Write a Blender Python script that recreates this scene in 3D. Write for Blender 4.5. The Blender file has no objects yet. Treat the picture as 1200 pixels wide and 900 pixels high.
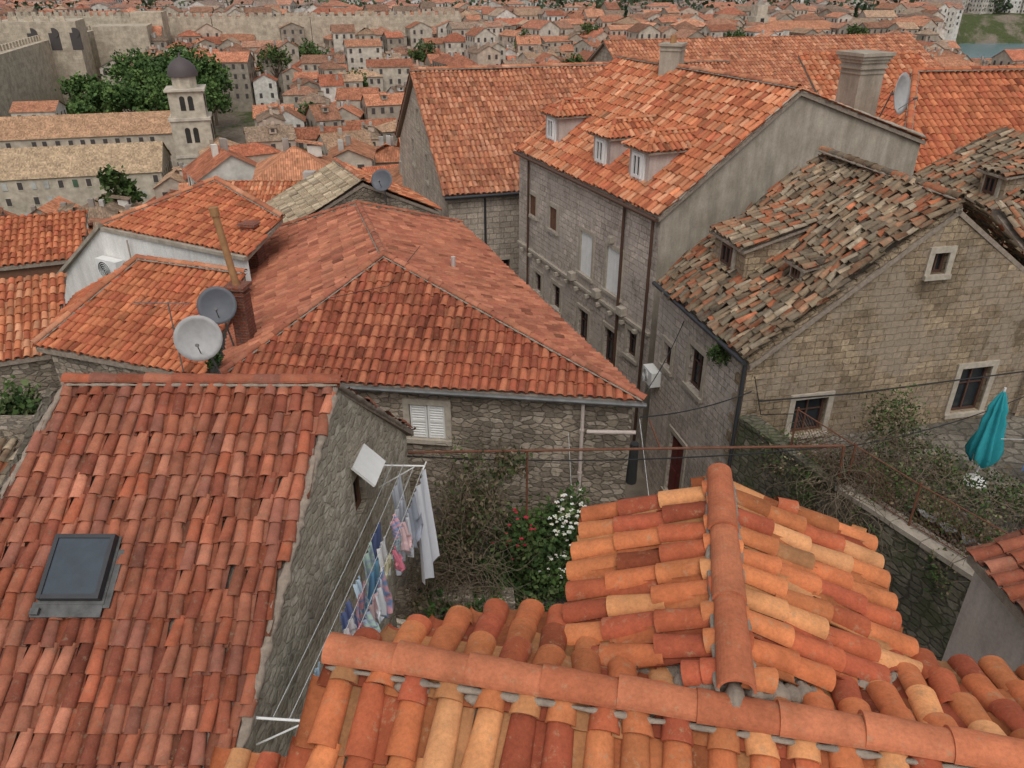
import bpy, math, random
import numpy as np
from mathutils import Vector, Matrix
from mathutils.geometry import tessellate_polygon
random.seed(7); rng=np.random.default_rng(11)
V=Vector
sc=bpy.context.scene
COL=bpy.context.collection
# ---------------------------------------------------------------- materials
class N:
    def __init__(s,name,rough=.85,spec=.3,metal=0):
        s.m=bpy.data.materials.new(name); s.m.use_nodes=True
        s.t=s.m.node_tree; s.b=s.t.nodes['Principled BSDF']
        s.b.inputs['Roughness'].default_value=rough
        s.b.inputs['Specular IOR Level'].default_value=spec
        s.b.inputs['Metallic'].default_value=metal
    def n(s,t,ins=None,**kw):
        x=s.t.nodes.new(t)
        for k,v in kw.items(): setattr(x,k,v)
        for k,v in (ins or {}).items():
            if isinstance(v,bpy.types.NodeSocket): s.t.links.new(v,x.inputs[k])
            else: x.inputs[k].default_value=v
        return x
    def noise(s,vec,scale,det=4,rough=.6):
        return s.n('ShaderNodeTexNoise',{'Vector':vec,'Scale':scale,'Detail':det,'Roughness':rough})
    def ramp(s,fac,stops,interp='LINEAR'):
        r=s.n('ShaderNodeValToRGB',{'Fac':fac}); c=r.color_ramp; c.interpolation=interp
        while len(c.elements)<len(stops): c.elements.new(.5)
        for e,(p,col) in zip(c.elements,stops):
            e.position=p; e.color=(*col,1) if not isinstance(col,(int,float)) else (col,col,col,1)
        return r.outputs['Color']
    def mix(s,f,a,b,mode='MIX'):
        x=s.n('ShaderNodeMix',data_type='RGBA',blend_type=mode)
        for k,v in ((0,f),(6,a),(7,b)):
            if isinstance(v,bpy.types.NodeSocket): s.t.links.new(v,x.inputs[k])
            elif k==0: x.inputs[0].default_value=v
            else: x.inputs[k].default_value=(*v,1)
        return x.outputs[2]
    def math(s,op,a,b=0.):
        x=s.n('ShaderNodeMath',operation=op)
        for k,v in ((0,a),(1,b)):
            if isinstance(v,bpy.types.NodeSocket): s.t.links.new(v,x.inputs[k])
            else: x.inputs[k].default_value=v
        return x.outputs[0]
    def out(s,col=None,h=None,strength=.5,dist=.02):
        if col is not None:
            if isinstance(col,bpy.types.NodeSocket): s.t.links.new(col,s.b.inputs['Base Color'])
            else: s.b.inputs['Base Color'].default_value=(*col,1)
        if h is not None:
            b=s.n('ShaderNodeBump',{'Height':h,'Strength':strength,'Distance':dist})
            s.t.links.new(b.outputs[0],s.b.inputs['Normal'])
        return s.m
    def pos(s): return s.n('ShaderNodeNewGeometry').outputs['Position']
    def uv(s): return s.n('ShaderNodeUVMap').outputs['UV']
    def attr(s): return s.n('ShaderNodeAttribute',attribute_name='Col').outputs['Color']

def plain(name,col,rough=.7,metal=0,var=.25,scale=6,spec=.3,bump=.15):
    g=N(name,rough,spec,metal); p=g.pos()
    n=g.noise(p,scale,5)
    c=g.mix(1.,g.ramp(n.outputs[0],[(.25,1-var),(.75,1.0)]),col,'MULTIPLY')
    return g.out(c,g.noise(p,scale*6).outputs[0],bump,.01)

def mat_tile(name,dirt=.25,lich=0.,lichcol=(.30,.27,.20),spotscale=9):
    g=N(name,.88,.18); p=g.pos(); c=g.attr()
    n=g.noise(p,5,6,.65)
    c=g.mix(1.,c,g.ramp(n.outputs[0],[(.3,1-dirt),(.62,1.06)]),'MULTIPLY')
    n0=g.noise(p,.8,4,.6)
    c=g.mix(1.,c,g.ramp(n0.outputs[0],[(.35,1-dirt*.7),(.6,1.04)]),'MULTIPLY')
    n1=g.noise(p,45,4,.7)
    c=g.mix(1.,c,g.ramp(n1.outputs[0],[(.3,.82),(.6,1.05)]),'MULTIPLY')
    if lich>0:
        n2=g.noise(p,spotscale,6,.75)
        m=g.ramp(n2.outputs[0],[(.60-lich*.25,0.),(.70-lich*.2,1.)])
        c=g.mix(g.math('MULTIPLY',m,.65),c,lichcol)
    return g.out(c,n1.outputs[0],.35,.008)

def mat_rubble(name,cols,mortar,sx=2.6,sy=4.6,stain=.35,edge=.07,strength=.9,moss=None):
    g=N(name,.92,.15); uv=g.uv()
    d=g.noise(uv,2.2,3); 
    dv=g.n('ShaderNodeVectorMath',{0:d.outputs[1],1:(.5,.5,.5)},operation='SUBTRACT').outputs[0]
    dv=g.n('ShaderNodeVectorMath',{0:dv,'Scale':.16},operation='SCALE').outputs[0]
    v=g.n('ShaderNodeVectorMath',{0:uv,1:dv},operation='ADD').outputs[0]
    v=g.n('ShaderNodeMapping',{'Vector':v,'Scale':(sx,sy,1)}).outputs[0]
    a=g.n('ShaderNodeTexVoronoi',{'Vector':v,'Scale':1.,'Randomness':.75},voronoi_dimensions='2D')
    e=g.n('ShaderNodeTexVoronoi',{'Vector':v,'Scale':1.,'Randomness':.75},voronoi_dimensions='2D',feature='DISTANCE_TO_EDGE')
    sep=g.n('ShaderNodeSeparateColor',{'Color':a.outputs['Color']})
    k=len(cols)
    c=g.ramp(sep.outputs[0],[((i+.0)/k,cc) for i,cc in enumerate(cols)],'CONSTANT')
    p=g.pos()
    fn=g.noise(p,14,6,.7)
    c=g.mix(1.,c,g.ramp(fn.outputs[0],[(.3,.66),(.7,1.15)]),'MULTIPLY')
    ed=g.math('ADD',e.outputs['Distance'],g.math('MULTIPLY',g.math('SUBTRACT',fn.outputs[0],.5),.3))
    mk=g.ramp(ed,[(edge*.1,0.),(edge*2.4,1.)])
    c=g.mix(mk,mortar,c)
    ls=g.noise(p,.7,5,.65)
    c=g.mix(1.,c,g.ramp(ls.outputs[0],[(.3,1-stain),(.6,1.05)]),'MULTIPLY')
    if moss:
        mn=g.noise(p,1.6,6,.7); c=g.mix(g.math('MULTIPLY',g.ramp(mn.outputs[0],[(.45,0.),(.6,1.)]),.7),c,moss)
    h=g.math('ADD',g.math('MULTIPLY',mk,.7),g.math('MULTIPLY',fn.outputs[0],.6))
    return g.out(c,h,strength,.04)

def mat_ashlar(name,c1,c2,mortar,bw=.42,bh=.2,stain=.35,patch=None,dist=.05,dark=(.09,.08,.07),streak=.45,pthr=.53,msz=.012):
    g=N(name,.92,.15); uv=g.uv()
    d=g.noise(uv,1.6,4)
    dv=g.n('ShaderNodeVectorMath',{0:d.outputs[1],1:(.5,.5,.5)},operation='SUBTRACT').outputs[0]
    dv=g.n('ShaderNodeVectorMath',{0:dv,'Scale':dist},operation='SCALE').outputs[0]
    v=g.n('ShaderNodeVectorMath',{0:uv,1:dv},operation='ADD').outputs[0]
    if dist>.03:
        d2=g.noise(uv,9,3)
        dv2=g.n('ShaderNodeVectorMath',{0:d2.outputs[1],1:(.5,.5,.5)},operation='SUBTRACT').outputs[0]
        dv2=g.n('ShaderNodeVectorMath',{0:dv2,'Scale':dist*.6},operation='SCALE').outputs[0]
        v=g.n('ShaderNodeVectorMath',{0:v,1:dv2},operation='ADD').outputs[0]
    b=g.n('ShaderNodeTexBrick',{'Vector':v,'Color1':(*c1,1),'Color2':(*c2,1),'Mortar':(*mortar,1),'Scale':1.,'Mortar Size':msz,'Mortar Smooth':.6,'Bias':-.2,'Brick Width':bw,'Row Height':bh},offset=.43,squash=.65,squash_frequency=3)
    p=g.pos(); fn=g.noise(p,11,6,.7)
    c=g.mix(1.,b.outputs['Color'],g.ramp(fn.outputs[0],[(.3,.55),(.7,1.2)]),'MULTIPLY')
    ls=g.noise(p,.55,6,.7)
    c=g.mix(1.,c,g.ramp(ls.outputs[0],[(.3,1-stain),(.6,1.08)]),'MULTIPLY')
    if patch:
        pn=g.noise(p,.9,6,.7)
        pm=g.ramp(pn.outputs[0],[(pthr,0.),(pthr+.07,1.)])
        c=g.mix(g.math('MULTIPLY',pm,.8),c,g.mix(fn.outputs[0],tuple(x*.6 for x in patch),patch))
    sv=g.n('ShaderNodeMapping',{'Vector':uv,'Scale':(3.,.25,1)}).outputs[0]
    st=g.noise(sv,1.3,5,.7)
    c=g.mix(g.math('MULTIPLY',g.ramp(st.outputs[0],[(.52,0.),(.72,1.)]),streak),c,dark)
    h=g.math('ADD',g.math('MULTIPLY',b.outputs['Fac'],-.8),g.math('MULTIPLY',fn.outputs[0],.8))
    return g.out(c,h,.9,.035)

def mat_plaster(name,c1,c2,stain=.3):
    g=N(name,.9,.15); p=g.pos(); uv=g.uv()
    n=g.noise(p,1.2,7,.65); f=g.noise(p,18,5,.7)
    c=g.mix(g.ramp(n.outputs[0],[(.35,0.),(.65,1.)]),c1,c2)
    sv=g.n('ShaderNodeMapping',{'Vector':uv,'Scale':(2.,.3,1)}).outputs[0]
    st=g.noise(sv,1.5,6,.7)
    c=g.mix(1.,c,g.ramp(st.outputs[0],[(.35,1.05),(.75,1-stain)]),'MULTIPLY')
    c=g.mix(1.,c,g.ramp(f.outputs[0],[(.3,.85),(.7,1.08)]),'MULTIPLY')
    return g.out(c,f.outputs[0],.4,.01)

def mat_attr(name,rough=.9,var=.3,scale=8,spec=.2,trans=0):
    g=N(name,rough,spec); p=g.pos(); n=g.noise(p,scale,5)
    c=g.mix(1.,g.attr(),g.ramp(n.outputs[0],[(.3,1-var),(.7,1.05)]),'MULTIPLY')
    g.out(c)
    return g.m

def mat_farroof(name):
    g=N(name,.9,.1); uv=g.uv(); p=g.pos(); c=g.attr()
    w=g.n('ShaderNodeTexWave',{'Vector':uv,'Scale':1.5,'Distortion':.3,'Detail':1.},wave_type='BANDS',bands_direction='X')
    mv=g.n('ShaderNodeMapping',{'Vector':uv,'Scale':(4.2,2.6,1)}).outputs[0]
    vo=g.n('ShaderNodeTexVoronoi',{'Vector':mv,'Scale':1.,'Randomness':.15},voronoi_dimensions='2D')
    sp=g.n('ShaderNodeSeparateColor',{'Color':vo.outputs['Color']})
    c=g.mix(1.,c,g.ramp(sp.outputs[0],[(0.,.66),(1.,1.2)]),'MULTIPLY')
    n=g.noise(p,.6,5); c=g.mix(1.,c,g.ramp(n.outputs[0],[(.3,.65),(.7,1.1)]),'MULTIPLY')
    c=g.mix(1.,c,g.ramp(w.outputs[0],[(0.,.70),(.5,1.05)]),'MULTIPLY')
    return g.out(c,w.outputs[0],.5,.06)

M={}
M['tileA']=mat_tile('terracotta_tile_weathered',.32,.18,(.25,.165,.11),14)
M['tileB']=mat_tile('terracotta_tile_new',.27,.12,(.38,.24,.14),12)
M['tileOld']=mat_tile('terracotta_tile_lichen',.45,.5,(.20,.165,.11),4)
M['tileMid']=mat_tile('terracotta_tile_mid',.22,.04,(.36,.22,.13),9)
M['rubA']=mat_rubble('rubble_stone_grey',[(.66,.58,.46),(.50,.43,.33),(.72,.64,.52),(.58,.50,.39),(.43,.37,.29)],(.58,.51,.40),5.2,8,.30,.08)
M['rubD']=mat_rubble('rubble_stone_brown',[(.42,.345,.265),(.29,.235,.18),(.48,.40,.315),(.35,.285,.215),(.24,.20,.155)],(.24,.20,.155),4.4,8.5,.42,.05)
M['ashG']=mat_ashlar('ashlar_stone_tan',(.44,.335,.22),(.24,.175,.115),(.25,.19,.13),.34,.165,.5,(.40,.32,.24),.11,(.13,.10,.07),.55,.50,.010)
M['ashE']=mat_ashlar('ashlar_stone_pale',(.68,.58,.50),(.45,.38,.32),(.36,.30,.25),.44,.19,.35,(.62,.535,.465),.09,(.17,.14,.11),.45,.51,.010)
M['ashF']=mat_ashlar('ashlar_stone_grey',(.62,.52,.42),(.45,.37,.30),(.31,.26,.21),.5,.25,.3)
M['retain']=mat_rubble('mossy_retaining_stone',[(.21,.185,.14),(.145,.13,.10),(.25,.22,.17),(.17,.155,.12)],(.10,.09,.07),4.2,7.0,.55,.06,.9,(.075,.085,.04))
M['concrete']=mat_plaster('concrete_render_grey',(.33,.28,.22),(.46,.40,.325),.40)
M['plasterW']=mat_plaster('plaster_white',(.72,.69,.65),(.80,.78,.74),.25)
M['plasterP']=mat_plaster('plaster_pinkish',(.48,.40,.35),(.58,.49,.44),.3)
M['trim']=plain('limestone_trim',(.50,.435,.35),.88,var=.4,scale=9,bump=.4)
M['white']=plain('white_paint',(.78,.77,.74),.6,var=.15)
M['glass']=plain('window_glass_dark',(.025,.03,.035),.08,spec=.6,bump=0,var=.2)
M['skyglass']=plain('skylight_glass',(.055,.07,.085),.15,spec=.6,bump=0,var=.35,scale=4)
M['dark']=plain('dark_metal',(.06,.06,.065),.5,.3)
M['brownpipe']=plain('brown_painted_metal',(.10,.055,.04),.5)
M['rust']=plain('rusted_steel',(.20,.085,.05),.85,var=.5,scale=20)
M['lead']=plain('lead_flashing',(.20,.20,.195),.6,.2,var=.5,scale=5)
M['flash']=plain('dull_lead_flashing',(.15,.15,.145),.7,.1,var=.6,scale=8,bump=.5)
M['dishg']=plain('dish_grey',(.43,.42,.41),.5,var=.25)
M['dishd']=plain('dish_dark_grey',(.12,.125,.14),.5,var=.2)
M['brick']=mat_ashlar('chimney_brick',(.34,.10,.055),(.24,.075,.045),(.25,.2,.17),.2,.07,.3,None,.0)
M['pipeT']=plain('clay_pipe',(.42,.22,.10),.8,var=.4)
M['wood']=plain('weathered_wood',(.20,.10,.06),.8,var=.4)
M['redwood']=plain('red_door_paint',(.16,.035,.03),.6,var=.3)
M['mortar']=plain('ridge_mortar',(.36,.29,.23),.95,var=.5,scale=12,bump=.8)
M['pave']=mat_rubble('courtyard_stone_paving',[(.24,.21,.17),(.18,.16,.13),(.27,.24,.2)],(.14,.125,.10),3.0,3.4,.5,.05)
M['leaf']=mat_attr('foliage',.75,.35,3)
M['bark']=plain('bark',(.19,.145,.10),.95,var=.5)
M['cloth']=mat_attr('laundry_cloth',.95,.08,2)
M['teal']=plain('umbrella_canvas_teal',(.03,.32,.36),.85,var=.3,scale=3)
M['net']=plain('plastic_sheet_grey',(.26,.26,.25),.35,var=.5,scale=6,spec=.5)
M['farroof']=mat_farroof('distant_roof_tiles')
M['farwall']=mat_attr('distant_stone_wall',.95,.4,.8)
M['farwin']=plain('distant_window',(.08,.07,.065),.5,bump=0)
M['cable']=plain('cable_black',(.03,.03,.03),.7)
M['wire']=plain('clothesline_wire',(.6,.6,.58),.5)
# ---------------------------------------------------------------- helpers
def empty(name,loc=(0,0,0)):
    o=bpy.data.objects.new(name,None); COL.objects.link(o); o.empty_display_size=.5; return o
def link(name,me,parent=None):
    o=bpy.data.objects.new(name,me); COL.objects.link(o)
    if parent: o.parent=parent
    return o
class MB:
    def __init__(s): s.v=[];s.f=[];s.uv=[];s.mi=[];s.c=[];s.sm=False
    def face(s,pts,mi=0,col=(1,1,1),uv=None,uvo=(0,0)):
        i=len(s.v); pts=[V(p) for p in pts]; s.v+= [tuple(p) for p in pts]
        s.f.append(tuple(range(i,i+len(pts)))); s.mi.append(mi); s.c+=[(*col,1)]*len(pts)
        if uv is None:
            n=V((0,0,0))
            for k in range(len(pts)):
                a=pts[k];b=pts[(k+1)%len(pts)]; n+=a.cross(b)
            n.normalize() if n.length>0 else None
            if abs(n.z)<.8:
                t=V((-n.y,n.x,0)); t.normalize() if t.length>0 else None
                uv=[(p.dot(t)+uvo[0],p.z+uvo[1]) for p in pts]
            else: uv=[(p.x,p.y) for p in pts]
        s.uv+=uv
    def box(s,c,X,Y,Z,mi=0,col=(1,1,1)):
        c=V(c);X=V(X);Y=V(Y);Z=V(Z)
        if X.cross(Y).dot(Z)<0: X=-X
        P=lambda a,b,d:c+X*a+Y*b+Z*d
        for q in (((-1,-1,-1),(-1,1,-1),(1,1,-1),(1,-1,-1)),((-1,-1,1),(1,-1,1),(1,1,1),(-1,1,1)),
                  ((-1,-1,-1),(1,-1,-1),(1,-1,1),(-1,-1,1)),((1,-1,-1),(1,1,-1),(1,1,1),(1,-1,1)),
                  ((1,1,-1),(-1,1,-1),(-1,1,1),(1,1,1)),((-1,1,-1),(-1,-1,-1),(-1,-1,1),(-1,1,1))):
            s.face([P(*k) for k in q],mi,col)
    def tube(s,p0,p1,r0,r1=None,k=10,mi=0,col=(1,1,1),cap=True):
        p0=V(p0);p1=V(p1); r1=r0 if r1 is None else r1
        d=(p1-p0).normalized(); a=d.orthogonal().normalized(); b=d.cross(a)
        A=[p0+(a*math.cos(2*math.pi*i/k)+b*math.sin(2*math.pi*i/k))*r0 for i in range(k)]
        B=[p1+(a*math.cos(2*math.pi*i/k)+b*math.sin(2*math.pi*i/k))*r1 for i in range(k)]
        for i in range(k):
            j=(i+1)%k; s.face([A[i],A[j],B[j],B[i]],mi,col)
        if cap: s.face(A[::-1],mi,col); s.face(B,mi,col)
    def strand(s,a,b,r,step=.05,jit=.3,flat=.7,k=9):
        """lumpy bead of mortar from a to b"""
        a=V(a);b=V(b); d=(b-a); L=d.length; d.normalize(); side=d.cross(V((0,0,1))).normalized(); up=side.cross(d)
        n=max(2,int(L/step)); prev=None
        for i in range(n+1):
            c=a+d*(L*i/n)+side*random.gauss(0,r*.12); ring=[]
            rr=r*(1+random.uniform(-jit,jit))*(.4 if i in(0,n) else 1)
            for j in range(k):
                t=2*math.pi*j/k; q=rr*random.uniform(.85,1.15)
                ring.append(c+side*math.cos(t)*q+up*math.sin(t)*q*flat)
            if prev:
                for j in range(k): s.face([prev[j],prev[(j+1)%k],ring[(j+1)%k],ring[j]])
            else: s.face(ring[::-1])
            prev=ring
        s.face(prev)
    def build(s,name,mats,parent=None,smooth=False):
        me=bpy.data.meshes.new(name); me.from_pydata(s.v,[],s.f)
        for m in (mats if isinstance(mats,list) else [mats]): me.materials.append(m)
        me.polygons.foreach_set('material_index',s.mi)
        u=me.uv_layers.new(name='UVMap'); 
        u.data.foreach_set('uv',[x for q in s.uv for x in q])
        ca=me.color_attributes.new('Col','FLOAT_COLOR','POINT'); ca.data.foreach_set('color',[x for q in s.c for x in q])
        if smooth:
            import bmesh
            bm=bmesh.new(); bm.from_mesh(me); bmesh.ops.remove_doubles(bm,verts=bm.verts,dist=.0005); bm.to_mesh(me); bm.free()
            me.polygons.foreach_set('use_smooth',[True]*len(me.polygons))
        me.update(); return link(name,me,parent)

PAL={
 'A':[(.42,.125,.060),(.36,.098,.048),(.47,.155,.08),(.32,.085,.045),(.40,.13,.068),(.36,.125,.078),(.50,.18,.10),(.44,.115,.05)],
 'B':[(.62,.18,.055),(.66,.21,.065),(.52,.12,.042),(.70,.29,.10),(.60,.165,.05),(.47,.10,.04),(.64,.20,.06),(.72,.32,.12)],
 'R':[(.56,.165,.065),(.53,.15,.06),(.58,.18,.075)],
 'D':[(.44,.115,.05),(.38,.09,.042),(.49,.145,.065),(.45,.125,.056),(.36,.09,.045),(.52,.165,.075)],
 'D2':[(.48,.16,.083),(.43,.135,.07),(.51,.185,.10),(.45,.15,.08),(.40,.125,.07),(.53,.19,.095)],
 'E':[(.60,.20,.08),(.54,.155,.06),(.64,.25,.115),(.49,.13,.055),(.68,.30,.15),(.56,.18,.07)],
 'F':[(.58,.23,.11),(.54,.20,.09),(.62,.27,.145),(.50,.17,.08),(.44,.15,.075)],
 'J':[(.54,.155,.06),(.60,.195,.075),(.49,.125,.052),(.58,.175,.07)],
 'old':[(.37,.25,.15),(.31,.205,.125),(.42,.31,.20),(.27,.17,.10),(.46,.185,.085),(.22,.165,.115),(.45,.35,.24),(.37,.26,.16),(.50,.155,.065),(.46,.14,.055),(.40,.20,.105),(.17,.125,.085)],
 'oldY':[(.46,.36,.23),(.40,.31,.20),(.50,.40,.27),(.36,.26,.165),(.44,.33,.215)],
}
for k_ in PAL: PAL[k_]=[tuple(c*.91*.95+sum(q)/3*.09 for c in q) for q in PAL[k_]]
def rp(e0,e1,z,m,pts):
    e=V((e1[0]-e0[0],e1[1]-e0[1])).normalized(); n=V((-e.y,e.x))
    ds=[n.dot(V(q)-V(e0)) for q in pts]
    if sum(ds)<0: n=-n; ds=[-d for d in ds]
    return [V((e0[0],e0[1],z)),V((e1[0],e1[1],z))]+[V((q[0],q[1],z+m*d)) for q,d in zip(pts,ds)]

def roof(name,poly,parent,pal='A',mat='tileA',w=.21,e=.33,K=6,sag=0.,jit=.006,vary=.10,lip=True,under='mortar',thick=.12,pald=None):
    poly=[V(p) for p in poly]
    n=V((0,0,0))
    for k in range(len(poly)): n+=(poly[k]-poly[0]).cross(poly[(k+1)%len(poly)]-poly[0])
    n.normalize()
    if n.z<0: n=-n
    a=(poly[1]-poly[0]).normalized(); b=n.cross(a)
    o=poly[0]
    if sum((p-o).dot(b) for p in poly)<0: a=-a; b=-b
    P2=[((p-o).dot(a),(p-o).dot(b)) for p in poly]
    amin=min(p[0] for p in P2); amax=max(p[0] for p in P2); bmin=min(p[1] for p in P2)
    nc=max(1,int(round((amax-amin)/w))); w=(amax-amin)/nc
    def ivs(x):
        xs=[]
        for k in range(len(P2)):
            (x0,y0),(x1,y1)=P2[k],P2[(k+1)%len(P2)]
            if (x0<=x<x1) or (x1<=x<x0): xs.append(y0+(y1-y0)*(x-x0)/(x1-x0))
        xs.sort(); return list(zip(xs[::2],xs[1::2]))
    def rows(x):
        r=[]
        for (y0,y1) in ivs(x):
            k=math.floor((y0-bmin)/e)
            while bmin+k*e<y1-.03:
                s0=max(y0,bmin+k*e); s1=min(y1,bmin+(k+1)*e)
                if s1-s0>.04: r.append((x,s0,s1))
                k+=1
        return r
    cov=[];pan=[]
    for i in range(nc): cov+=rows(amin+(i+.5)*w)
    for i in range(nc+1): pan+=rows(min(max(amin+i*w,amin+.01),amax-.01))
    VV=[];FF=[];CC=[];off=0
    pc=np.array(PAL[pal] if isinstance(pal,str) else pal)
    hw=w*.41
    for kind,lst in (('c',cov),('p',pan)):
        if not lst: continue
        L=np.array(lst); m=len(L)
        th=np.linspace(0,math.pi,K+1); ct=np.cos(th); st=np.sin(th)
        if kind=='c':
            rings=[(ct*hw*.84,0,.026+st*hw*.62),(ct*hw,0,.026+st*hw*.80),(ct*hw,0,.026+st*hw*.80),(ct*hw*.84,1,st*hw*.66)]
        else:
            hp=w*.33
            rings=[(ct*hp*.9,0,.05-st*.045-.012),(ct*hp*.9,0,.05-st*.035),(ct*hp*.9,0,.05-st*.035),(ct*hp,1,.035-st*.045)]
        if not lip: rings=rings[2:]
        R=len(rings); nv=R*(K+1)
        A=np.stack([r[0] for r in rings]).ravel(); Bf=np.repeat([r[1] for r in rings],K+1); H=np.stack([r[2] for r in rings]).ravel()
        over=.05
        ja=rng.normal(0,jit,m); jr=rng.normal(0,jit*2.2,m); jn=np.abs(rng.normal(0,jit*.8,m)); jb=rng.normal(0,jit*2,m)
        b0=L[:,1]+jb; b1=L[:,2]+over
        ln=(b1-b0)
        aa=L[:,0][:,None]+A[None,:]+ja[:,None]+jr[:,None]*Bf[None,:]
        bb=b0[:,None]+Bf[None,:]*ln[:,None]
        nn=H[None,:]+jn[:,None]
        if sag:
            nn=nn+sag*(np.sin(aa*1.3+bb*.7)*.5+np.sin(bb*1.9+aa*.3+1.)*.35+np.sin(aa*3.1-bb*1.1)*.15+np.sin(aa*.6+2)*.4)
        ov=np.array(o);av=np.array(a);bv=np.array(b);nv3=np.array(n)
        X=ov+aa[...,None]*av+bb[...,None]*bv+nn[...,None]*nv3
        VV.append(X.reshape(-1,3))
        ci=pc[rng.integers(0,len(pc),m)]
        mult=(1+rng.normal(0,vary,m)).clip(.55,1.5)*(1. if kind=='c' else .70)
        mult=mult*np.where(rng.random(m)<.04,.6,1.)
        cc=ci*mult[:,None]
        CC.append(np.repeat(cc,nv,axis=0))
        fs=[]
        pairs=[(0,1),(2,3)] if lip else [(0,1)]
        for (r0,r1) in pairs:
            for k in range(K): fs.append((r0*(K+1)+k,r1*(K+1)+k,r1*(K+1)+k+1,r0*(K+1)+k+1))
        fs=np.array(fs)
        F=(np.arange(m)*nv)[:,None,None]+fs[None]+off
        FF.append(F.reshape(-1,4)); off+=m*nv
    VV=np.concatenate(VV);FF=np.concatenate(FF);CC=np.concatenate(CC)
    me=bpy.data.meshes.new(name)
    me.vertices.add(len(VV)); me.vertices.foreach_set('co',VV.ravel())
    me.loops.add(FF.size); me.loops.foreach_set('vertex_index',FF.ravel().astype(np.int32))
    me.polygons.add(len(FF)); me.polygons.foreach_set('loop_start',np.arange(0,FF.size,4,dtype=np.int32))
    me.polygons.foreach_set('use_smooth',np.ones(len(FF),dtype=bool))
    me.update(calc_edges=True)
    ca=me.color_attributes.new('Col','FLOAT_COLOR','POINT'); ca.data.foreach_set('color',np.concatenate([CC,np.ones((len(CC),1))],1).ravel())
    me.materials.append(M[mat])
    link(name,me,parent)
    mb=MB(); dn=n*(-.012-sag*1.1)
    top=[p+dn for p in poly]; bot=[p+dn-V((0,0,thick)) for p in poly]
    mb.face(top); mb.face(bot[::-1])
    for k in range(len(poly)):
        j=(k+1)%len(poly); mb.face([bot[k],bot[j],top[j],top[k]])
    mb.build(name+'_deck',M[under],parent)

def ridge(name,pts,parent,pal='A',mat='tileA',r=.115,e=.38,K=8,lift=.03,mortar=True,vary=.1,mr=.3):
    pc=PAL[pal]; mb=MB(); mm=MB()
    for q0,q1 in zip(pts[:-1],pts[1:]):
        q0=V(q0);q1=V(q1); d=(q1-q0); L=d.length; d.normalize()
        side=d.cross(V((0,0,1))).normalized(); up=side.cross(d).normalized()
        n=max(1,int(round(L/e))); ee=L/n
        for i in range(n):
            c0=q0+d*(i*ee-.02)+up*(lift+random.gauss(0,.005))+side*random.gauss(0,.007); c1=q0+d*((i+1)*ee+.05)+up*lift
            r0=r*1.04; r1=r*.92
            c=random.choice(pc); k=max(.6,1+random.gauss(0,vary)); c=tuple(x*k for x in c)
            A=[];B=[];C=[]
            for j in range(K+1):
                t=math.pi*j/K
                A.append(c0+side*math.cos(t)*r0+up*(math.sin(t)*r0*.85+.010)); B.append(c1+side*math.cos(t)*r1+up*math.sin(t)*r1*.85)
                C.append(c0+side*math.cos(t)*r0*.84+up*(math.sin(t)*r0*.70+.008))
            for j in range(K):
                mb.face([A[j+1],A[j],B[j],B[j+1]],0,c); mb.face([C[j+1],C[j],A[j],A[j+1]],0,c)
        if mortar:
            for sg in (-1,1): mm.strand(q0+side*sg*r*.95+up*.0,q1+side*sg*r*.95+up*.0,r*mr,.07,.45)
    mb.build(name,M[mat],parent,smooth=False)
    if mortar: mm.build(name+'_mortar',M['mortar'],parent,smooth=True)

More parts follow.
